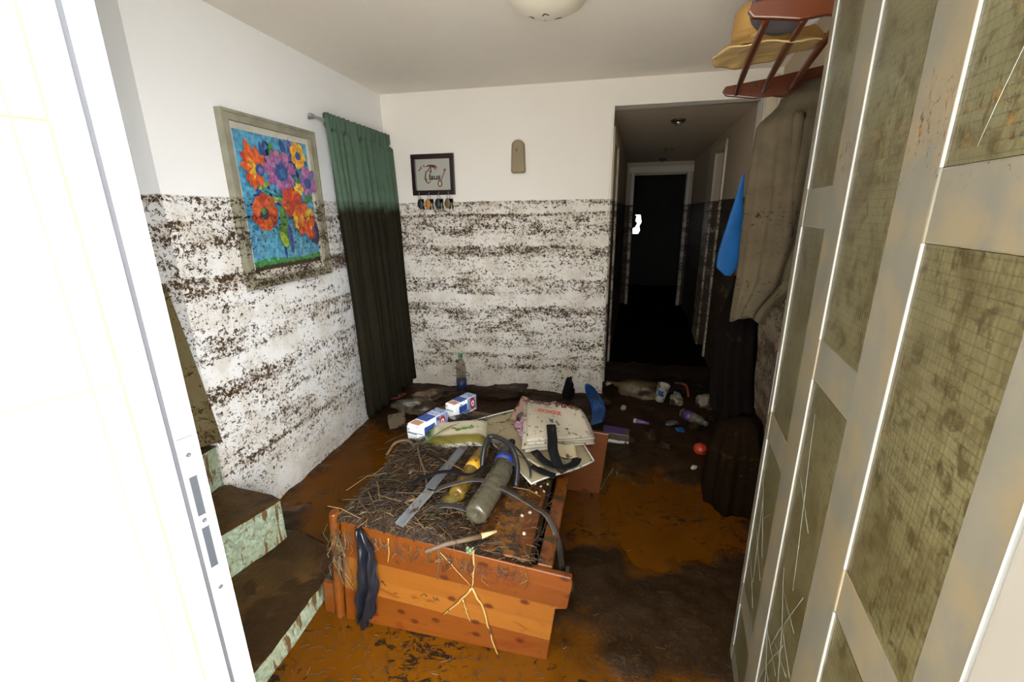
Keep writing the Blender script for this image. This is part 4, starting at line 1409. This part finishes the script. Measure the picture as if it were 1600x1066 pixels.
# long grey trim channels
def channel(name, label, pts, w_, mt, h=.010, grp=None):
    q = MB(); pts = [Vector(p) for p in pts]; o0 = pts[0].copy()
    for p, r_ in zip(pts[:-1], pts[1:]):
        d = (r_ - p); side = Vector((-d.y, d.x, 0)).normalized() * w_ * .5
        upv = Vector((0, 0, 1))
        sec = [(-1, 0), (-1, h), (-.82, h), (-.82, .003), (.82, .003), (.82, h), (1, h), (1, 0)]
        A = [p + side * s + upv * z for s, z in sec]; B = [r_ + side * s + upv * z for s, z in sec]
        n = len(sec)
        q.add(A + B, [(i, (i + 1) % n, n + (i + 1) % n, n + i) for i in range(n)] + [tuple(reversed(range(n))), tuple(range(n, 2 * n))])
    return tag(q.build(name, mt, off=o0), label, 'trim strip', grp)


channel('trim_strip', 'long pale grey plastic channel slanting across the mud heap', [on(624, 822, .045), on(672, 768, .085)], .036, M['greylight'])
channel('trim_strip', 'grey plastic channel running back towards the vegetable packet', [on(672, 764, .085), on(725, 700, .07)], .036, M['greylight'])


def strap(name, label, pts, w_, mt, cat='strap', flat=.16, sub=5):
    pts = [Vector(p) for p in pts]
    o0 = pts[0].copy()
    P = [pts[0]] + pts + [pts[-1]]
    C = []
    for i in range(1, len(P) - 2):
        for k in range(sub):
            t_ = k / sub
            a, b_, c, d = P[i - 1], P[i], P[i + 1], P[i + 2]
            C.append(.5 * ((2 * b_) + (c - a) * t_ + (2 * a - 5 * b_ + 4 * c - d) * t_ ** 2 + (3 * b_ - a - 3 * c + d) * t_ ** 3))
    C.append(pts[-1])
    return tag(MB().tube(C, w_, 10, 0, flat, (0, 0, 1) if flat < .9 else None).build(name, mt, off=o0), label, cat)


strap('grey_band', 'dull grey band looping over the bottles and off the cabinet edge', [on(645, 790, .05), on(672, 770, .07), on(705, 757, .09), on(750, 750, .11), on(795, 768, .09), on(835, 792, .05), on(856, 808, .025), on(872, 845, -.02), at(878, 890, .26)], .0125, M['grey'], 'band')
strap('rubber_hose', 'black rubber hose arching over beside the blue-labelled bottle', [on(752, 740, .05), on(757, 700, .13), on(768, 682, .16), on(795, 694, .16), on(808, 725, .11), on(806, 760, .05)], .011, M['black'], 'hose', 1.0)
strap('cable', 'thin black cable curving over the stained paper sheet', [on(764, 690, .12), on(800, 695, .12), on(824, 722, .09), on(829, 745, .06), on(822, 755, .03)], .0045, M['black'], 'cable', 1.0)
strap('grey_band', 'flat grey strip lying low in front of the amber bottle', [on(660, 798, .05), on(690, 790, .055), on(715, 792, .05), on(738, 800, .04)], .014, M['grey'], 'band')
strap('black_strap', 'black webbing strap trailing across the heap behind the channel', [on(642, 758, .06), on(672, 742, .09), on(700, 737, .11), on(736, 742, .11), on(758, 728, .12)], .012, M['blackcloth'])


def bottle(name, label, base, tip, r, body, cap, prof='soda', lab=None, ribs=0, capon=True):
    base, tip = Vector(base), Vector(tip)
    d = tip - base; L = d.length
    t_ = thing(name, label, 'bottle', tuple(base), d.to_track_quat('Z', 'Y').to_euler())
    p = [(0, .012), (r * .5, .004), (r * .8, .0), (r * .97, .010 * r / .04)]
    n = 26 if not ribs else 70
    top_ = .66
    for i in range(n + 1):
        z = .05 * L + (top_ - .05) * L * i / n
        p.append((r * (1 - (.045 * (0.5 + .5 * math.cos(i / n * ribs * 2 * PI)) ** 3 if ribs else 0)), z))
    p += [(r * .93, .72 * L), (r * .72, .80 * L), (r * .42, .87 * L), (.014, .91 * L), (.0135, .955 * L)]
    MB().lathe(p, 26).build('body', body, t_)
    if capon:
        cr = max(.017, r * .45)
        MB().lathe([(cr, .93 * L), (cr, .992 * L), (cr * .85, L), (0, L)], 18).build('cap', cap, t_)
    else:
        MB().lathe([(.0165, .93 * L), (.0165, .94 * L), (.0135, .945 * L), (.0135, .985 * L), (.011, .985 * L), (.011, .94 * L)], 18).build('neck', body, t_)
    if lab:
        z0, z1, mt = lab
        MB().lathe([(r * 1.012, z0 * L), (r * 1.012, z1 * L)], 26).build('label_band', mt, t_)
    return t_


def plastic(name, col, a, rough=.12, dirt=.1, film=.3):
    return pmat(name, col, rough, alpha=a, dirt=dirt, dscale=9, var=.2, film=film, spec=.6)


clearp = plastic('cloudy_clear_plastic', (.125, .108, .066), .84, rough=.16, dirt=0, film=0)
bottle('plastic_bottle', 'large ribbed clear plastic bottle lying nearest on the heap', on(742, 806, .062), on(800, 712, .10), .044, clearp, M['greylight'], ribs=7, capon=False)
amberp = plastic('amber_plastic', (.22, .13, .02), .85, film=.1)
bottle('plastic_bottle', 'amber bottle with a yellow and red label under the grey band', on(712, 775, .055), on(765, 690, .07), .033, amberp, M['black'], lab=(.40, .56, pmat('yellow_label', (.80, .42, .02), .4, dirt=.22, dscale=30)))
darkp = plastic('dark_plastic', (.035, .028, .02), .9, film=.15)
bottle('plastic_bottle', 'dark bottle with a blue mark lying under the black hose', on(772, 758, .085), on(800, 690, .10), .038, darkp, M['black'], lab=(.42, .58, pmat('blue_label', (.02, .07, .45), .4, dirt=.3, dscale=25)))
amb2 = on(725, 783, .03)
tag(MB().ball((0, 0, 0), .034, 16, 0, (1.0, 1.35, .75), .1).build('squash', pmat('olive_rind', (.16, .115, .02), .45, dirt=.2), off=(0, 0, 0)), 'olive-yellow rounded gourd by the mouth of the heap', 'vegetable').location = tuple(on(703, 783, .03))

# milk cartons
cw = pmat('carton_white', (.84, .83, .80), .4, dirt=.10, dscale=24, var=.05)
cbl = pmat('carton_blue', (.035, .10, .43), .35, dirt=.10, dscale=30, var=.25)
cbl2 = pmat('carton_pale_blue', (.30, .42, .66), .35, dirt=.12, dscale=30, var=.15)
cred = pmat('carton_red', (.55, .02, .02), .35, var=.1)
cor = pmat('carton_orange', (.72, .36, .22), .4, var=.2)


def carton(label, p0, p1, w_=.072, h=.098, spots=False):
    p0, p1 = Vector(p0), Vector(p1)
    d = p1 - p0; L = d.length
    t_ = thing('milk_carton', label, 'carton', tuple(p0), (0, 0, math.atan2(d.y, d.x) - PI / 2), group='milk cartons lying on the cabinet')
    bx = MB().box(-w_ / 2, w_ / 2, 0, L, 0, h)
    bx.build('body', cw, t_, bevel=.003)
    e = .0008
    q = MB()
    q.box(-w_ / 2 + .002, w_ / 2 - .002, L * .30, L * .62, h, h + e, 0)
    q.box(-w_ / 2 + .002, w_ / 2 - .002, L * .66, L * .69, h, h + e, 0); q.box(-w_ / 2 + .002, w_ / 2 - .002, L * .72, L * .75, h, h + e, 0)
    q.box(-w_ / 2 + .002, w_ / 2 - .002, L * .78, L * .99, h, h + e, 1)
    q.box(-w_ / 2 + .008, w_ / 2 - .008, L * .06, L * .26, h, h + e, 3)
    q.box(w_ / 2, w_ / 2 + e, L * .20, L * .55, h * .30, h * .75, 0); q.box(w_ / 2, w_ / 2 + e, L * .05, L * .6, h * .02, h * .28, 1); q.box(w_ / 2, w_ / 2 + e, L * .58, L * .98, h * .1, h * .98, 1)
    q.box(-w_ / 2 + .008, w_ / 2 - .008, -e, 0, h * .55, h * .62, 1)
    q.build('printing', [cbl, cbl2, cred, cor], t_)['label'] = 'blue and pale blue printed panels'
    lg = MB()
    ring = [(w_ / 2 + .0012, L * .80 + .020 * math.cos(a * PI / 10), h * .55 + .034 * math.sin(a * PI / 10)) for a in range(20)]
    lg.add([(w_ / 2 + .0014, L * .80, h * .55)] + ring, [(0, i + 1, (i + 1) % 20 + 1) for i in range(20)], 0)
    lg.tube([(w_ / 2 + .002, L * .80 + .008 * math.cos(a * PI / 8), h * .55 + .014 * math.sin(a * PI / 8)) for a in range(-6, 10)], .0028, 6, 1, .3, (1, 0, 0))
    lg.build('logo', [cred, cw], t_)['label'] = 'red oval with a white curl'
    return t_


def ontop(px, py):
    return on(px, py, .002)


carton('blue and white milk carton whose plain white end faces the doorway', ontop(646, 694), ontop(646, 694) + Vector((.08, .20, 0)))
carton('blue and white milk carton lying behind the other one, speckled with mud', ontop(704, 655) , ontop(704, 655) + Vector((.075, .165, 0)), .066, .085)

# frozen vegetable packet
bgm, bt, bb = new_mat('vegetable_packet_film')
oc = bt.n('ShaderNodeTexCoord').outputs['Object']
sp = bt.n('ShaderNodeSeparateXYZ', i={0: oc})
cc = bt.mix(bt.noise(oc, 8, 3), (.30, .25, .16), (.46, .41, .30))
cc = bt.mix(bt.step(sp.outputs[1], -.035, -.06), cc, bt.mix(bt.noise(oc, 14, 3, .5, 1.2), (.045, .055, .006), (.17, .12, .02)))
cc = bt.mix(bt.step(sp.outputs[0], -.085, -.115), cc, (.05, .085, .010))
cc = bt.mix(bt.step(bt.noise(oc, 22, 5, .7, .5), .63, .67), cc, MUD)
bt.t.links.new(cc, bb.inputs['Base Color']); bb.inputs['Roughness'].default_value = .25
pk0 = on(712, 680, .05)
pk = thing('vegetable_packet', 'crumpled vegetable packet with printed green pods beside the milk cartons', 'packet', tuple(pk0), (.06, -.05, .22))


def pillow(u, v):
    x = (u - .5) * .30; y = (v - .5) * .22
    e = max(0, (1 - (2 * u - 1) ** 4)) * max(0, (1 - (2 * v - 1) ** 4))
    return (x, y, .034 * e ** .6 + .006 * mnoise.noise(Vector((x * 22, y * 22, 1))))


q = MB().sheet(pillow, 36, 28)
q.sheet(lambda u, v: (pillow(u, v)[0], pillow(u, v)[1], -.6 * pillow(u, v)[2] - .002), 36, 28)
q.build('film', bgm, pk)
q = MB()
for k, (x, y) in enumerate(((.015, -.005), (.045, .0), (.075, .008), (-.008, .006))):
    z = pillow(x / .30 + .5, y / .22 + .5)[2]
    q.ball((x, y, z), .017 if k < 3 else .011, 12, 0 if k < 3 else 1, (1, .85, .15))
q.build('printed_vegetables', [pmat('pod_green', (.14, .24, .05), .4), pmat('pepper_red', (.45, .06, .03), .4)], pk)

# stained sheet of board under everything
shA, shB, shC, shD = on(735, 658, .025), on(928, 722, .05), on(830, 757, .055), on(868, 628, .03)
paper = pmat('stained_paper', (.52, .44, .26), .6, dirt=.16, dscale=12, var=.25, film=.6)
whitep = pmat('white_board_edge', (.80, .76, .66), .5, dirt=.08, dscale=20, var=.08)
sh = thing('picture_board', 'stained cream board with a white rim under the folded bag', 'board', tuple(shC))
q = MB()


def shq(u, v):
    p = (shC.lerp(shB, u)).lerp(shA.lerp(shD, u), v)
    return p - shC + Vector((0, 0, .004 * math.sin(u * 7 + v * 5)))


q.sheet(lambda u, v: tuple(shq(u, v)), 20, 20, thick=.004).build('board', paper, sh)
for a_, b_ in (((0, 0), (1, 0)), ((1, 0), (1, 1)), ((0, 1), (1, 1)), ((0, 0), (0, 1))):
    pts = [shq(a_[0] + (b_[0] - a_[0]) * k / 10, a_[1] + (b_[1] - a_[1]) * k / 10) + Vector((0, 0, .003)) for k in range(11)]
    MB().tube(pts, .0035, 6).build('rim', whitep, sh)

# folded shopping bag with red lettering
bagm2 = pmat('woven_white_bag', (.60, .53, .40), .6, dirt=.06, dscale=42, var=.12, film=.35)
TL, TR, BR, BL = on(824, 622, .16), on(908, 640, .15), on(926, 682, .09), on(822, 690, .10)
sb = thing('shopping_bag', 'folded off-white shopping bag with small red lettering upside down', 'bag', tuple(BL))


def sbq(u, v, lift=0.0):
    p = (BL.lerp(BR, u)).lerp(TL.lerp(TR, u), v)
    nrm = (BR - BL).cross(TL - BL).normalized()
    return p - BL + nrm * (lift + .010 * math.sin(u * 5 + 1) * math.sin(v * 4) + .012 * math.sin(PI * v))


for k in range(4):
    q = MB().sheet(lambda u, v, k=k: tuple(sbq(.03 * k * math.sin(k * 2.1) + u * (1 + .015 * k), -.03 * k + v * (1.0 + .01 * k), -.010 * k)), 18, 16, thick=.002)
    q.build('folded_panel', bagm2, sb)
fu = (BR - BL).normalized(); fv = (TL - BL); fv = (fv - fu * fv.dot(fu)).normalized(); fn = fu.cross(fv)
redink = pmat('red_print', (.68, .05, .02), .5, dirt=.1, dscale=30)
darkink = pmat('maroon_print', (.13, .018, .015), .5)


def put_text(body, size, u, v, mt, rot, parent, name='lettering', lift=.004, bold=.0):
    vs_, fs_ = text_mesh(body, size, .0004, 0, bold)
    ca, sa = math.cos(rot), math.sin(rot)
    nu = []
    W_, H_ = (BR - BL).length, (TL - BL).length
    for p in vs_:
        x, y = p.x * ca - p.y * sa, p.x * sa + p.y * ca
        nu.append(sbq(u + x / W_, v + y / H_, lift + p.z))
    return MB().add(nu, fs_).build(name, mt, parent)


put_text('ZOCO', .046, .38, .66, redink, PI, sb, bold=.0012)
q = MB().tube([sbq(.24, .575, .004), sbq(.30, .795, .004), sbq(.38, .812, .004), sbq(.44, .80, .004)][1:], .002, 6, flat=.3)
q.build('lettering', redink, sb)
q = MB()
for a, c in (((.36, .45), (.42, .38)), ((.36, .38), (.42, .45)), ((.375, .40), (.40, .36))):
    q.tube([sbq(*a, .004), sbq(*c, .004)], .003, 6, flat=.3)
q.build('emblem', pmat('blue_print', (.03, .09, .16), .5), sb)
put_text('SUSO FINS', .074, .42, .93, darkink, 0, sb, bold=.0015)
# gusset with pink checks hanging at its side
gm, gt, gb = new_mat('pink_check_cloth')
oc = gt.n('ShaderNodeTexCoord').outputs['Object']
ck = gt.n('ShaderNodeTexChecker', i={'Vector': oc, 'Scale': 70, 'Color1': (.42, .24, .27, 1), 'Color2': (.22, .10, .14, 1)}).outputs[0]
gt.t.links.new(gt.mix(gt.step(gt.noise(oc, 20, 4), .58, .64), ck, MUD), gb.inputs['Base Color'])
g0, g1, g2, g3 = on(802, 668, .05), on(822, 694, .05), on(828, 650, .11), on(814, 640, .10)
q = MB().sheet(lambda u, v: tuple(g0.lerp(g1, u).lerp(g3.lerp(g2, u), v) + Vector((0, 0, .008 * math.sin(u * 6 + v * 5)))), 10, 12, thick=.003)
tag(q.build('checked_cloth', gm, off=tuple(g0)), 'pink checked cloth scrap poking out beside the folded bag', 'cloth')
q = MB().sheet(lambda u, v: tuple(on(795, 655, .06).lerp(on(812, 660, .06), u).lerp(on(816, 618, .17).lerp(on(826, 622, .17), u), v)), 8, 12, thick=.003)
tag(q.build('printed_wrapper', pmat('mottled_wrapper', (.36, .20, .13), .5, dirt=.4, dscale=20, var=.5), off=tuple(on(795, 655, .06))), 'mottled red-brown wrapper edge along the folded bag', 'wrapper')
for k, (px, py, dz, lb) in enumerate(((880, 706, .085, 'cream torn paper scrap sticking out from below the folded bag'), (842, 722, .06, 'stained paper scrap under the black straps'))):
    c = on(px, py, dz)
    q = MB().sheet(lambda u, v: ((u - .5) * .11, (v - .5) * .08, .006 * math.sin(u * 7 + k) + .02 * v), 10, 8, thick=.002)
    o = tag(q.build('paper_scrap', paper), lb, 'paper', 'torn paper scraps on the cabinet')
    o.location = c; o.rotation_euler = (.1, .1, .3 + k)

# black straps lying on the board
strap('black_strap', 'wide black strap hanging down over the front of the folded bag', [on(861, 664, .155), on(863, 684, .135), on(864, 704, .115), on(872, 726, .085), on(882, 738, .07)], .022, M['blackcloth'], sub=6)
strap('black_strap', 'black strap lying crossways over the white-rimmed board', [on(835, 705, .09), on(850, 720, .085), on(872, 730, .08), on(895, 726, .075), on(902, 716, .075)], .020, M['blackcloth'])
strap('black_strap', 'black strap end trailing along the front rim of the board', [on(832, 728, .07), on(850, 738, .07), on(868, 744, .065)], .020, M['blackcloth'])

# pale pebbles on the bare wood
shellm = pmat('pale_shell', (.66, .56, .38), .4, var=.25)
for k, (px, py) in enumerate(((819, 834), (828, 801), (816, 806), (858, 812), (838, 770), (850, 768), (845, 760), (836, 756), (856, 757))):
    p = on(px, py, .006)
    o = MB().ball((0, 0, 0), .0075 if k < 3 else .006, 12, 0, (1, 1, .8), .08).build('snail_shell', shellm)
    o.location = p; o.rotation_euler = (rnd(0, 1), rnd(0, 1), rnd(0, 6))
    tag(o, 'tiny pale round snail shell on the muddy cabinet top near its slot', 'shell', 'snail shells on the cabinet')
strap('root', 'tangled brown root curling up from the left of the heap', [on(604, 712, .02), on(618, 692, .07), on(640, 690, .08), on(655, 716, .05), on(640, 740, .05)], .006, stickm, 'root', 1.0)
strap('twig', 'thin bent twig standing beside the milk carton end', [on(652, 690, .10), on(655, 712, .09), on(664, 740, .07), on(668, 775, .03)], .004, stickm, 'twig', 1.0)
strap('weed_stalk', 'long green weed stalk lying across the vegetable packet', [on(660, 694, .07), on(700, 668, .085), on(735, 660, .07), on(770, 664, .06)], .003, pmat('stem_olive', (.16, .18, .05), .5), 'stem', 1.0)
strap('dead_leaf', 'curled tan leaf lying on the grey channel', [on(634, 783, .055), on(650, 780, .062), on(670, 777, .06)], .009, pmat('dead_leaf', (.34, .19, .08), .7, dirt=.2), 'leaf', .3)

crumple_leaf = MB().sheet(lambda u, v: ((u - .5) * .024, (v - .5) * .020, .012 * math.sin(u * 8) * math.sin(v * 7) + .008), 10, 10, thick=.001)
o = tag(crumple_leaf.build('leaf_scrap', pmat('pale_green_leaf', (.24, .30, .16), .5, dirt=.1)), 'tiny pale green leaf scrap under the gnarled stick', 'leaf')
o.location = on(733, 862, .02); o.rotation_euler = (.6, .2, .3)

# roller hanging off the cabinet's side
cr_ = thing('castor', 'black castor wheel sticking out under the overhang of the end board', 'castor', (-.065, 1.30, .20))
MB().lathe([(.0, -.012), (.022, -.012), (.026, -.006), (.026, .006), (.022, .012), (0, .012)], 22, 0, Matrix.Rotation(PI / 2, 4, 'X')).build('wheel', M['black'], cr_)
MB().box(-.008, .008, -.018, .018, .0, .07).build('fork', M['grey'], cr_, bevel=.002)

# ------------------------------------------------------------------ rubbish along the floor
def fl(px, py, dz=.0):
    z = .03
    for _ in range(4):
        p = at(px, py, z); z = max(0, mud_h(p.x, p.y)) + dz
    return at(px, py, z)


bottle('plastic_bottle', 'upright clear bottle with a green cap against the back wall', fl(722, 614, -.01), fl(722, 614, -.01) + Vector((-.0, .0, .345)), .042, plastic('brownish_clear', (.22, .15, .08), .35), pmat('green_cap', (.02, .46, .16), .4), lab=(.12, .36, pmat('faded_blue_label', (.03, .05, .16), .5, dirt=.3)))


def block(name, label, cat, px, py, size, rz, mt, tilt=(0, 0), dz=0.0, bev=.006, grp=None, extra=None):
    p = fl(px, py, dz)
    q = MB().box(-size[0] / 2, size[0] / 2, -size[1] / 2, size[1] / 2, 0, size[2])
    if extra is None:
        o = q.build(name, mt, bevel=bev)
        o.location = p; o.rotation_euler = (tilt[0], tilt[1], rz)
        return tag(o, label, cat, grp)
    t_ = thing(name, label, cat, tuple(p), (tilt[0], tilt[1], rz), grp)
    q.build('body', mt, t_, bevel=bev)
    extra(t_, size)
    return t_


def crumple(name, label, cat, px, py, r, sc_, mt, rz=0.0, dz=.0, wob=.45, grp=None):
    p = fl(px, py, dz)
    o = MB().ball((0, 0, 0), r, 30, 0, sc_, wob).build(name, mt)
    o.location = p + Vector((0, 0, r * sc_[2] * .5)); o.rotation_euler = (0, 0, rz)
    return tag(o, label, cat, grp)


crumple('red_packet', 'flattened red packet in the mud at the foot of the curtain', 'packet', 612, 622, .07, (1.5, .5, .35), pmat('dull_red_film', (.30, .030, .028), .4, dirt=.25, dscale=20), .5)
block('card_scrap', 'small beige card scrap standing against the curtain hem', 'card', 581, 630, (.045, .02, .065), .3, pmat('beige_card', (.34, .27, .16), .7, dirt=.2), (.3, .2))
crumple('plastic_bag', 'grey muddy plastic bag crumpled behind the milk cartons', 'bag', 650, 640, .13, (1.2, .7, .5), pmat('grey_muddy_film', (.13, .115, .09), .4, dirt=.4, dscale=12, film=.4), .2)
crumple('paper_bag', 'tan crumpled paper between the grey bag and the back wall', 'paper', 672, 622, .10, (1.3, .6, .45), pmat('tan_muddy_paper', (.24, .15, .075), .7, dirt=.35, dscale=14), .5)
block('cardboard_box', 'small brown cardboard box sunk in mud beside the milk carton', 'box', 622, 664, (.12, .09, .075), .45, pmat('wet_cardboard', (.26, .19, .11), .7, dirt=.3, dscale=12), (.1, -.12))
crumple('stone', 'dark lump of mud and rags under the white wall base', 'lump', 770, 622, .13, (1.7, .6, .4), M['mud'], .1, -.02)
crumple('rag', 'brown sodden rag bunched at the foot of the back wall', 'rag', 800, 612, .10, (1.6, .5, .45), pmat('sodden_rag', (.10, .065, .035), .8, dirt=.4), .1)
crumple('rag', 'black rag mound behind the folded bag', 'rag', 888, 620, .07, (.7, .6, 1.5), M['blackcloth'], .3)


# blue sandal on its side
sd = fl(936, 652, .015)
q = MB()


def sole(u, v):
    y = -.13 + .26 * v
    w_ = .036 + .014 * math.sin(v * PI * 1.1 + .3) - (.018 * max(0, (v - .85) / .15) ** 2)
    return ((u - .5) * 2 * w_, y, .018 * math.sin(v * PI) ** 2 * 0 + .9 * (v - .42) ** 2 * (1 if v < .42 else .45))


q.sheet(sole, 12, 24, thick=.018)
sl = thing('flip_flop', 'bright blue rubber flip-flop lying behind the folded bag', 'flip-flop', tuple(sd + Vector((-.02, .0, .10))), (1.10, -.42, -.1))
bluerub = pmat('blue_rubber', (.012, .085, .30), .55, dirt=.15, dscale=20)
q.build('sole', bluerub, sl)
MB().tube([(-.045, -.02, .01), (-.02, .03, .035), (0, .075, .01), (.02, .03, .035), (.045, -.02, .01)], .006, 8).build('thong', bluerub, sl)

# white tub with a blue mark
tb = thing('paper_cup', 'white paper cup with a blue mark standing in the passage mouth', 'cup', tuple(fl(1030, 628, .0) + Vector((0, 0, .01))), (.10, .14, .3))
MB().lathe([(.033, 0), (.036, .03), (.047, .135), (.050, .137), (.050, .143), (.046, .143), (.034, .01), (0, .008)], 28).build('cup', pmat('cup_white', (.62, .56, .46), .5, dirt=.18, dscale=30), tb)
q = MB().sheet(lambda u, v: ((.0405 + .008 * v) * math.cos(3.6 + .9 * u), (.0405 + .008 * v) * math.sin(3.6 + .9 * u), .055 + .05 * v), 10, 4, thick=.0008)
q.build('mark', pmat('cup_blue', (.03, .10, .34), .5), tb)
for k in range(1):
    pass
crumple('sack', 'brown bulging bag lying across the passage mouth', 'bag', 998, 618, .15, (1.4, .6, .55), pmat('olive_brown_sack', (.11, .065, .022), .5, dirt=.3, dscale=9, film=.3), -.15, -.02, .3)
crumple('white_wrapper', 'small white wrapper by the corner of the back wall', 'wrapper', 953, 606, .045, (1.3, .7, .8), pmat('dirty_white_film', (.34, .29, .22), .4, dirt=.3, dscale=14), .6)
bx_pl = pmat('purple_print', (.09, .05, .20), .4, dirt=.2, dscale=20)


def boxband(t_, s):
    MB().box(-s[0] / 2 + .003, s[0] / 2 - .03, -s[1] / 2 + .003, s[1] / 2 - .003, s[2], s[2] + .001).build('top_print', bx_pl, t_)
    MB().box(-s[0] / 2 - .001, s[0] / 2 + .001, -s[1] / 2 - .001, s[1] / 2 + .001, s[2] * .22, s[2] * .45).build('white_stripe', whitep, t_)


block('biscuit_box', 'flat box with purple top and white stripe behind the cabinet', 'box', 961, 690, (.17, .10, .085), -.08, pmat('box_brown', (.12, .075, .05), .4, dirt=.2), (0, .05), -.01, .004, None, boxband)
tube0 = fl(1004, 660, .012)
tt = thing('ointment_tube', 'small white and purple tube lying on dark mud', 'tube', tuple(tube0), (0, 0, -.3))
MB().tube([(-.045, 0, 0), (-.03, 0, 0), (.0, 0, 0), (.045, 0, 0)], [.016, .015, .013, .009], 14).build('body', pmat('violet_tube', (.25, .10, .33), .4, dirt=.15), tt)
MB().tube([(-.062, 0, 0), (-.045, 0, 0)], .017, 14).build('cap', pmat('tube_white', (.62, .56, .6), .4), tt)
bottle('plastic_bottle', 'crushed clear bottle with a purple wrapper beneath the coats', fl(1066, 645, .035), fl(1104, 663, .045), .036, plastic('grey_clear', (.30, .27, .20), .6), M['greylight'], lab=(.10, .45, pmat('purple_wrap', (.13, .06, .22), .4, dirt=.25)))
crumple('plastic_bag', 'whitish crumpled plastic bag against the dark passage wall', 'bag', 1103, 634, .085, (.9, .8, .75), pmat('milky_film', (.36, .31, .23), .35, dirt=.3, dscale=10, film=.35), .4)
crumple('plastic_bag', 'pale muddy bag scrap behind the paper cup', 'bag', 1056, 630, .06, (.9, .8, .9), pmat('greenish_film', (.28, .26, .18), .4, dirt=.4, dscale=10), 1.2)
strap('bent_tube', 'orange-red bent plastic tube arching over the rubbish pile', [fl(1040, 600, .05), fl(1058, 599, .075), fl(1072, 603, .07), fl(1076, 620, .02)], .010, pmat('orange_red_plastic', (.36, .055, .018), .4, dirt=.2), 'tube', 1.0)
crumple('red_ball', 'orange-red ball half sunk in the mud before the sack', 'ball', 1094, 706, .042, (1, 1, .9), pmat('ball_red', (.62, .050, .012), .35, dirt=.14, dscale=12), 0, 0, .05)
block('blue_lid', 'small blue plastic lid in the mud below the crushed bottle', 'lid', 1062, 673, (.055, .04, .014), .4, pmat('lid_blue', (.015, .10, .32), .4, dirt=.2), (.35, .1), 0, .004)
crumple('silver_foil', 'scrap of silvery foil between the tube and blue lid', 'foil', 1050, 663, .032, (1.4, .8, .5), pmat('foil', (.25, .24, .25), .3, metal=.6, dirt=.2), .5)
crumple('white_scrap', 'tiny white wrapper lying on the mud below the orange-red ball', 'wrapper', 1084, 732, .016, (1.5, .8, .7), pmat('white_scrap_film', (.7, .64, .52), .3), .8, 0, .3)  # small scrap in one plain pale colour
crumple('white_scrap', 'small white tissue ball beside the brown bag', 'tissue', 974, 640, .020, (1, 1, 1.2), pmat('tissue', (.36, .35, .33), .6, dirt=.2), .8, 0, .3)
crumple('white_scrap', 'pale muddy tissue near the purple wrapper', 'tissue', 1062, 632, .028, (1, 1, 1), pmat('tissue_tan', (.36, .31, .22), .6, dirt=.2), .8, 0, .3)
crumple('rag', 'heap of dark clothing in the passage mouth behind the cup', 'clothes', 1045, 612, .16, (1.7, .8, .45), M['blackcloth'], .1, -.02)
crumple('rag', 'black clothing bunched behind the brown bulging bag', 'clothes', 970, 612, .13, (1.5, .7, .4), brownc, .1, -.02)
strap('rush_stem', 'green rush stem bent over the mud by the cabinet end', [fl(938, 766, .0), fl(950, 745, .03), fl(960, 730, .05)], .003, pmat('rush_green', (.10, .13, .03), .5), 'stem', 1.0)
o = MB()
for k in range(4):
    a = k * 1.5
    o.sheet(lambda u, v, a=a: ((.002 + .045 * v) * math.cos(a) + .012 * (u - .5) * math.sin(PI * v) * -math.sin(a), (.002 + .045 * v) * math.sin(a) + .012 * (u - .5) * math.sin(PI * v) * math.cos(a), .018 * math.sin(PI * v * .8)), 4, 8, thick=.0008)
o = tag(o.build('green_weed', pmat('weed_green', (.035, .10, .015), .5)), 'small green weed lying flat on mud by the cabinet', 'weed')
o.location = fl(964, 745, .004)
crumple('paper_wad', 'pale wad of paper wedged at the foot of the open door', 'paper', 1172, 745, .04, (.7, .7, 1.5), pmat('wad_paper', (.36, .32, .24), .6, dirt=.3), .3)
for k in range(7):
    px, py = ((985, 690), (1020, 682), (1040, 700), (945, 630), (1086, 668), (1012, 640), (1110, 655))[k]
    crumple('mud_clod', 'dark wet clod of mud among the rubbish by the passage', 'clod', px, py, rnd(.025, .05), (1.2, 1, .7), M['mud'], k, 0, .5, 'mud clods by the passage')
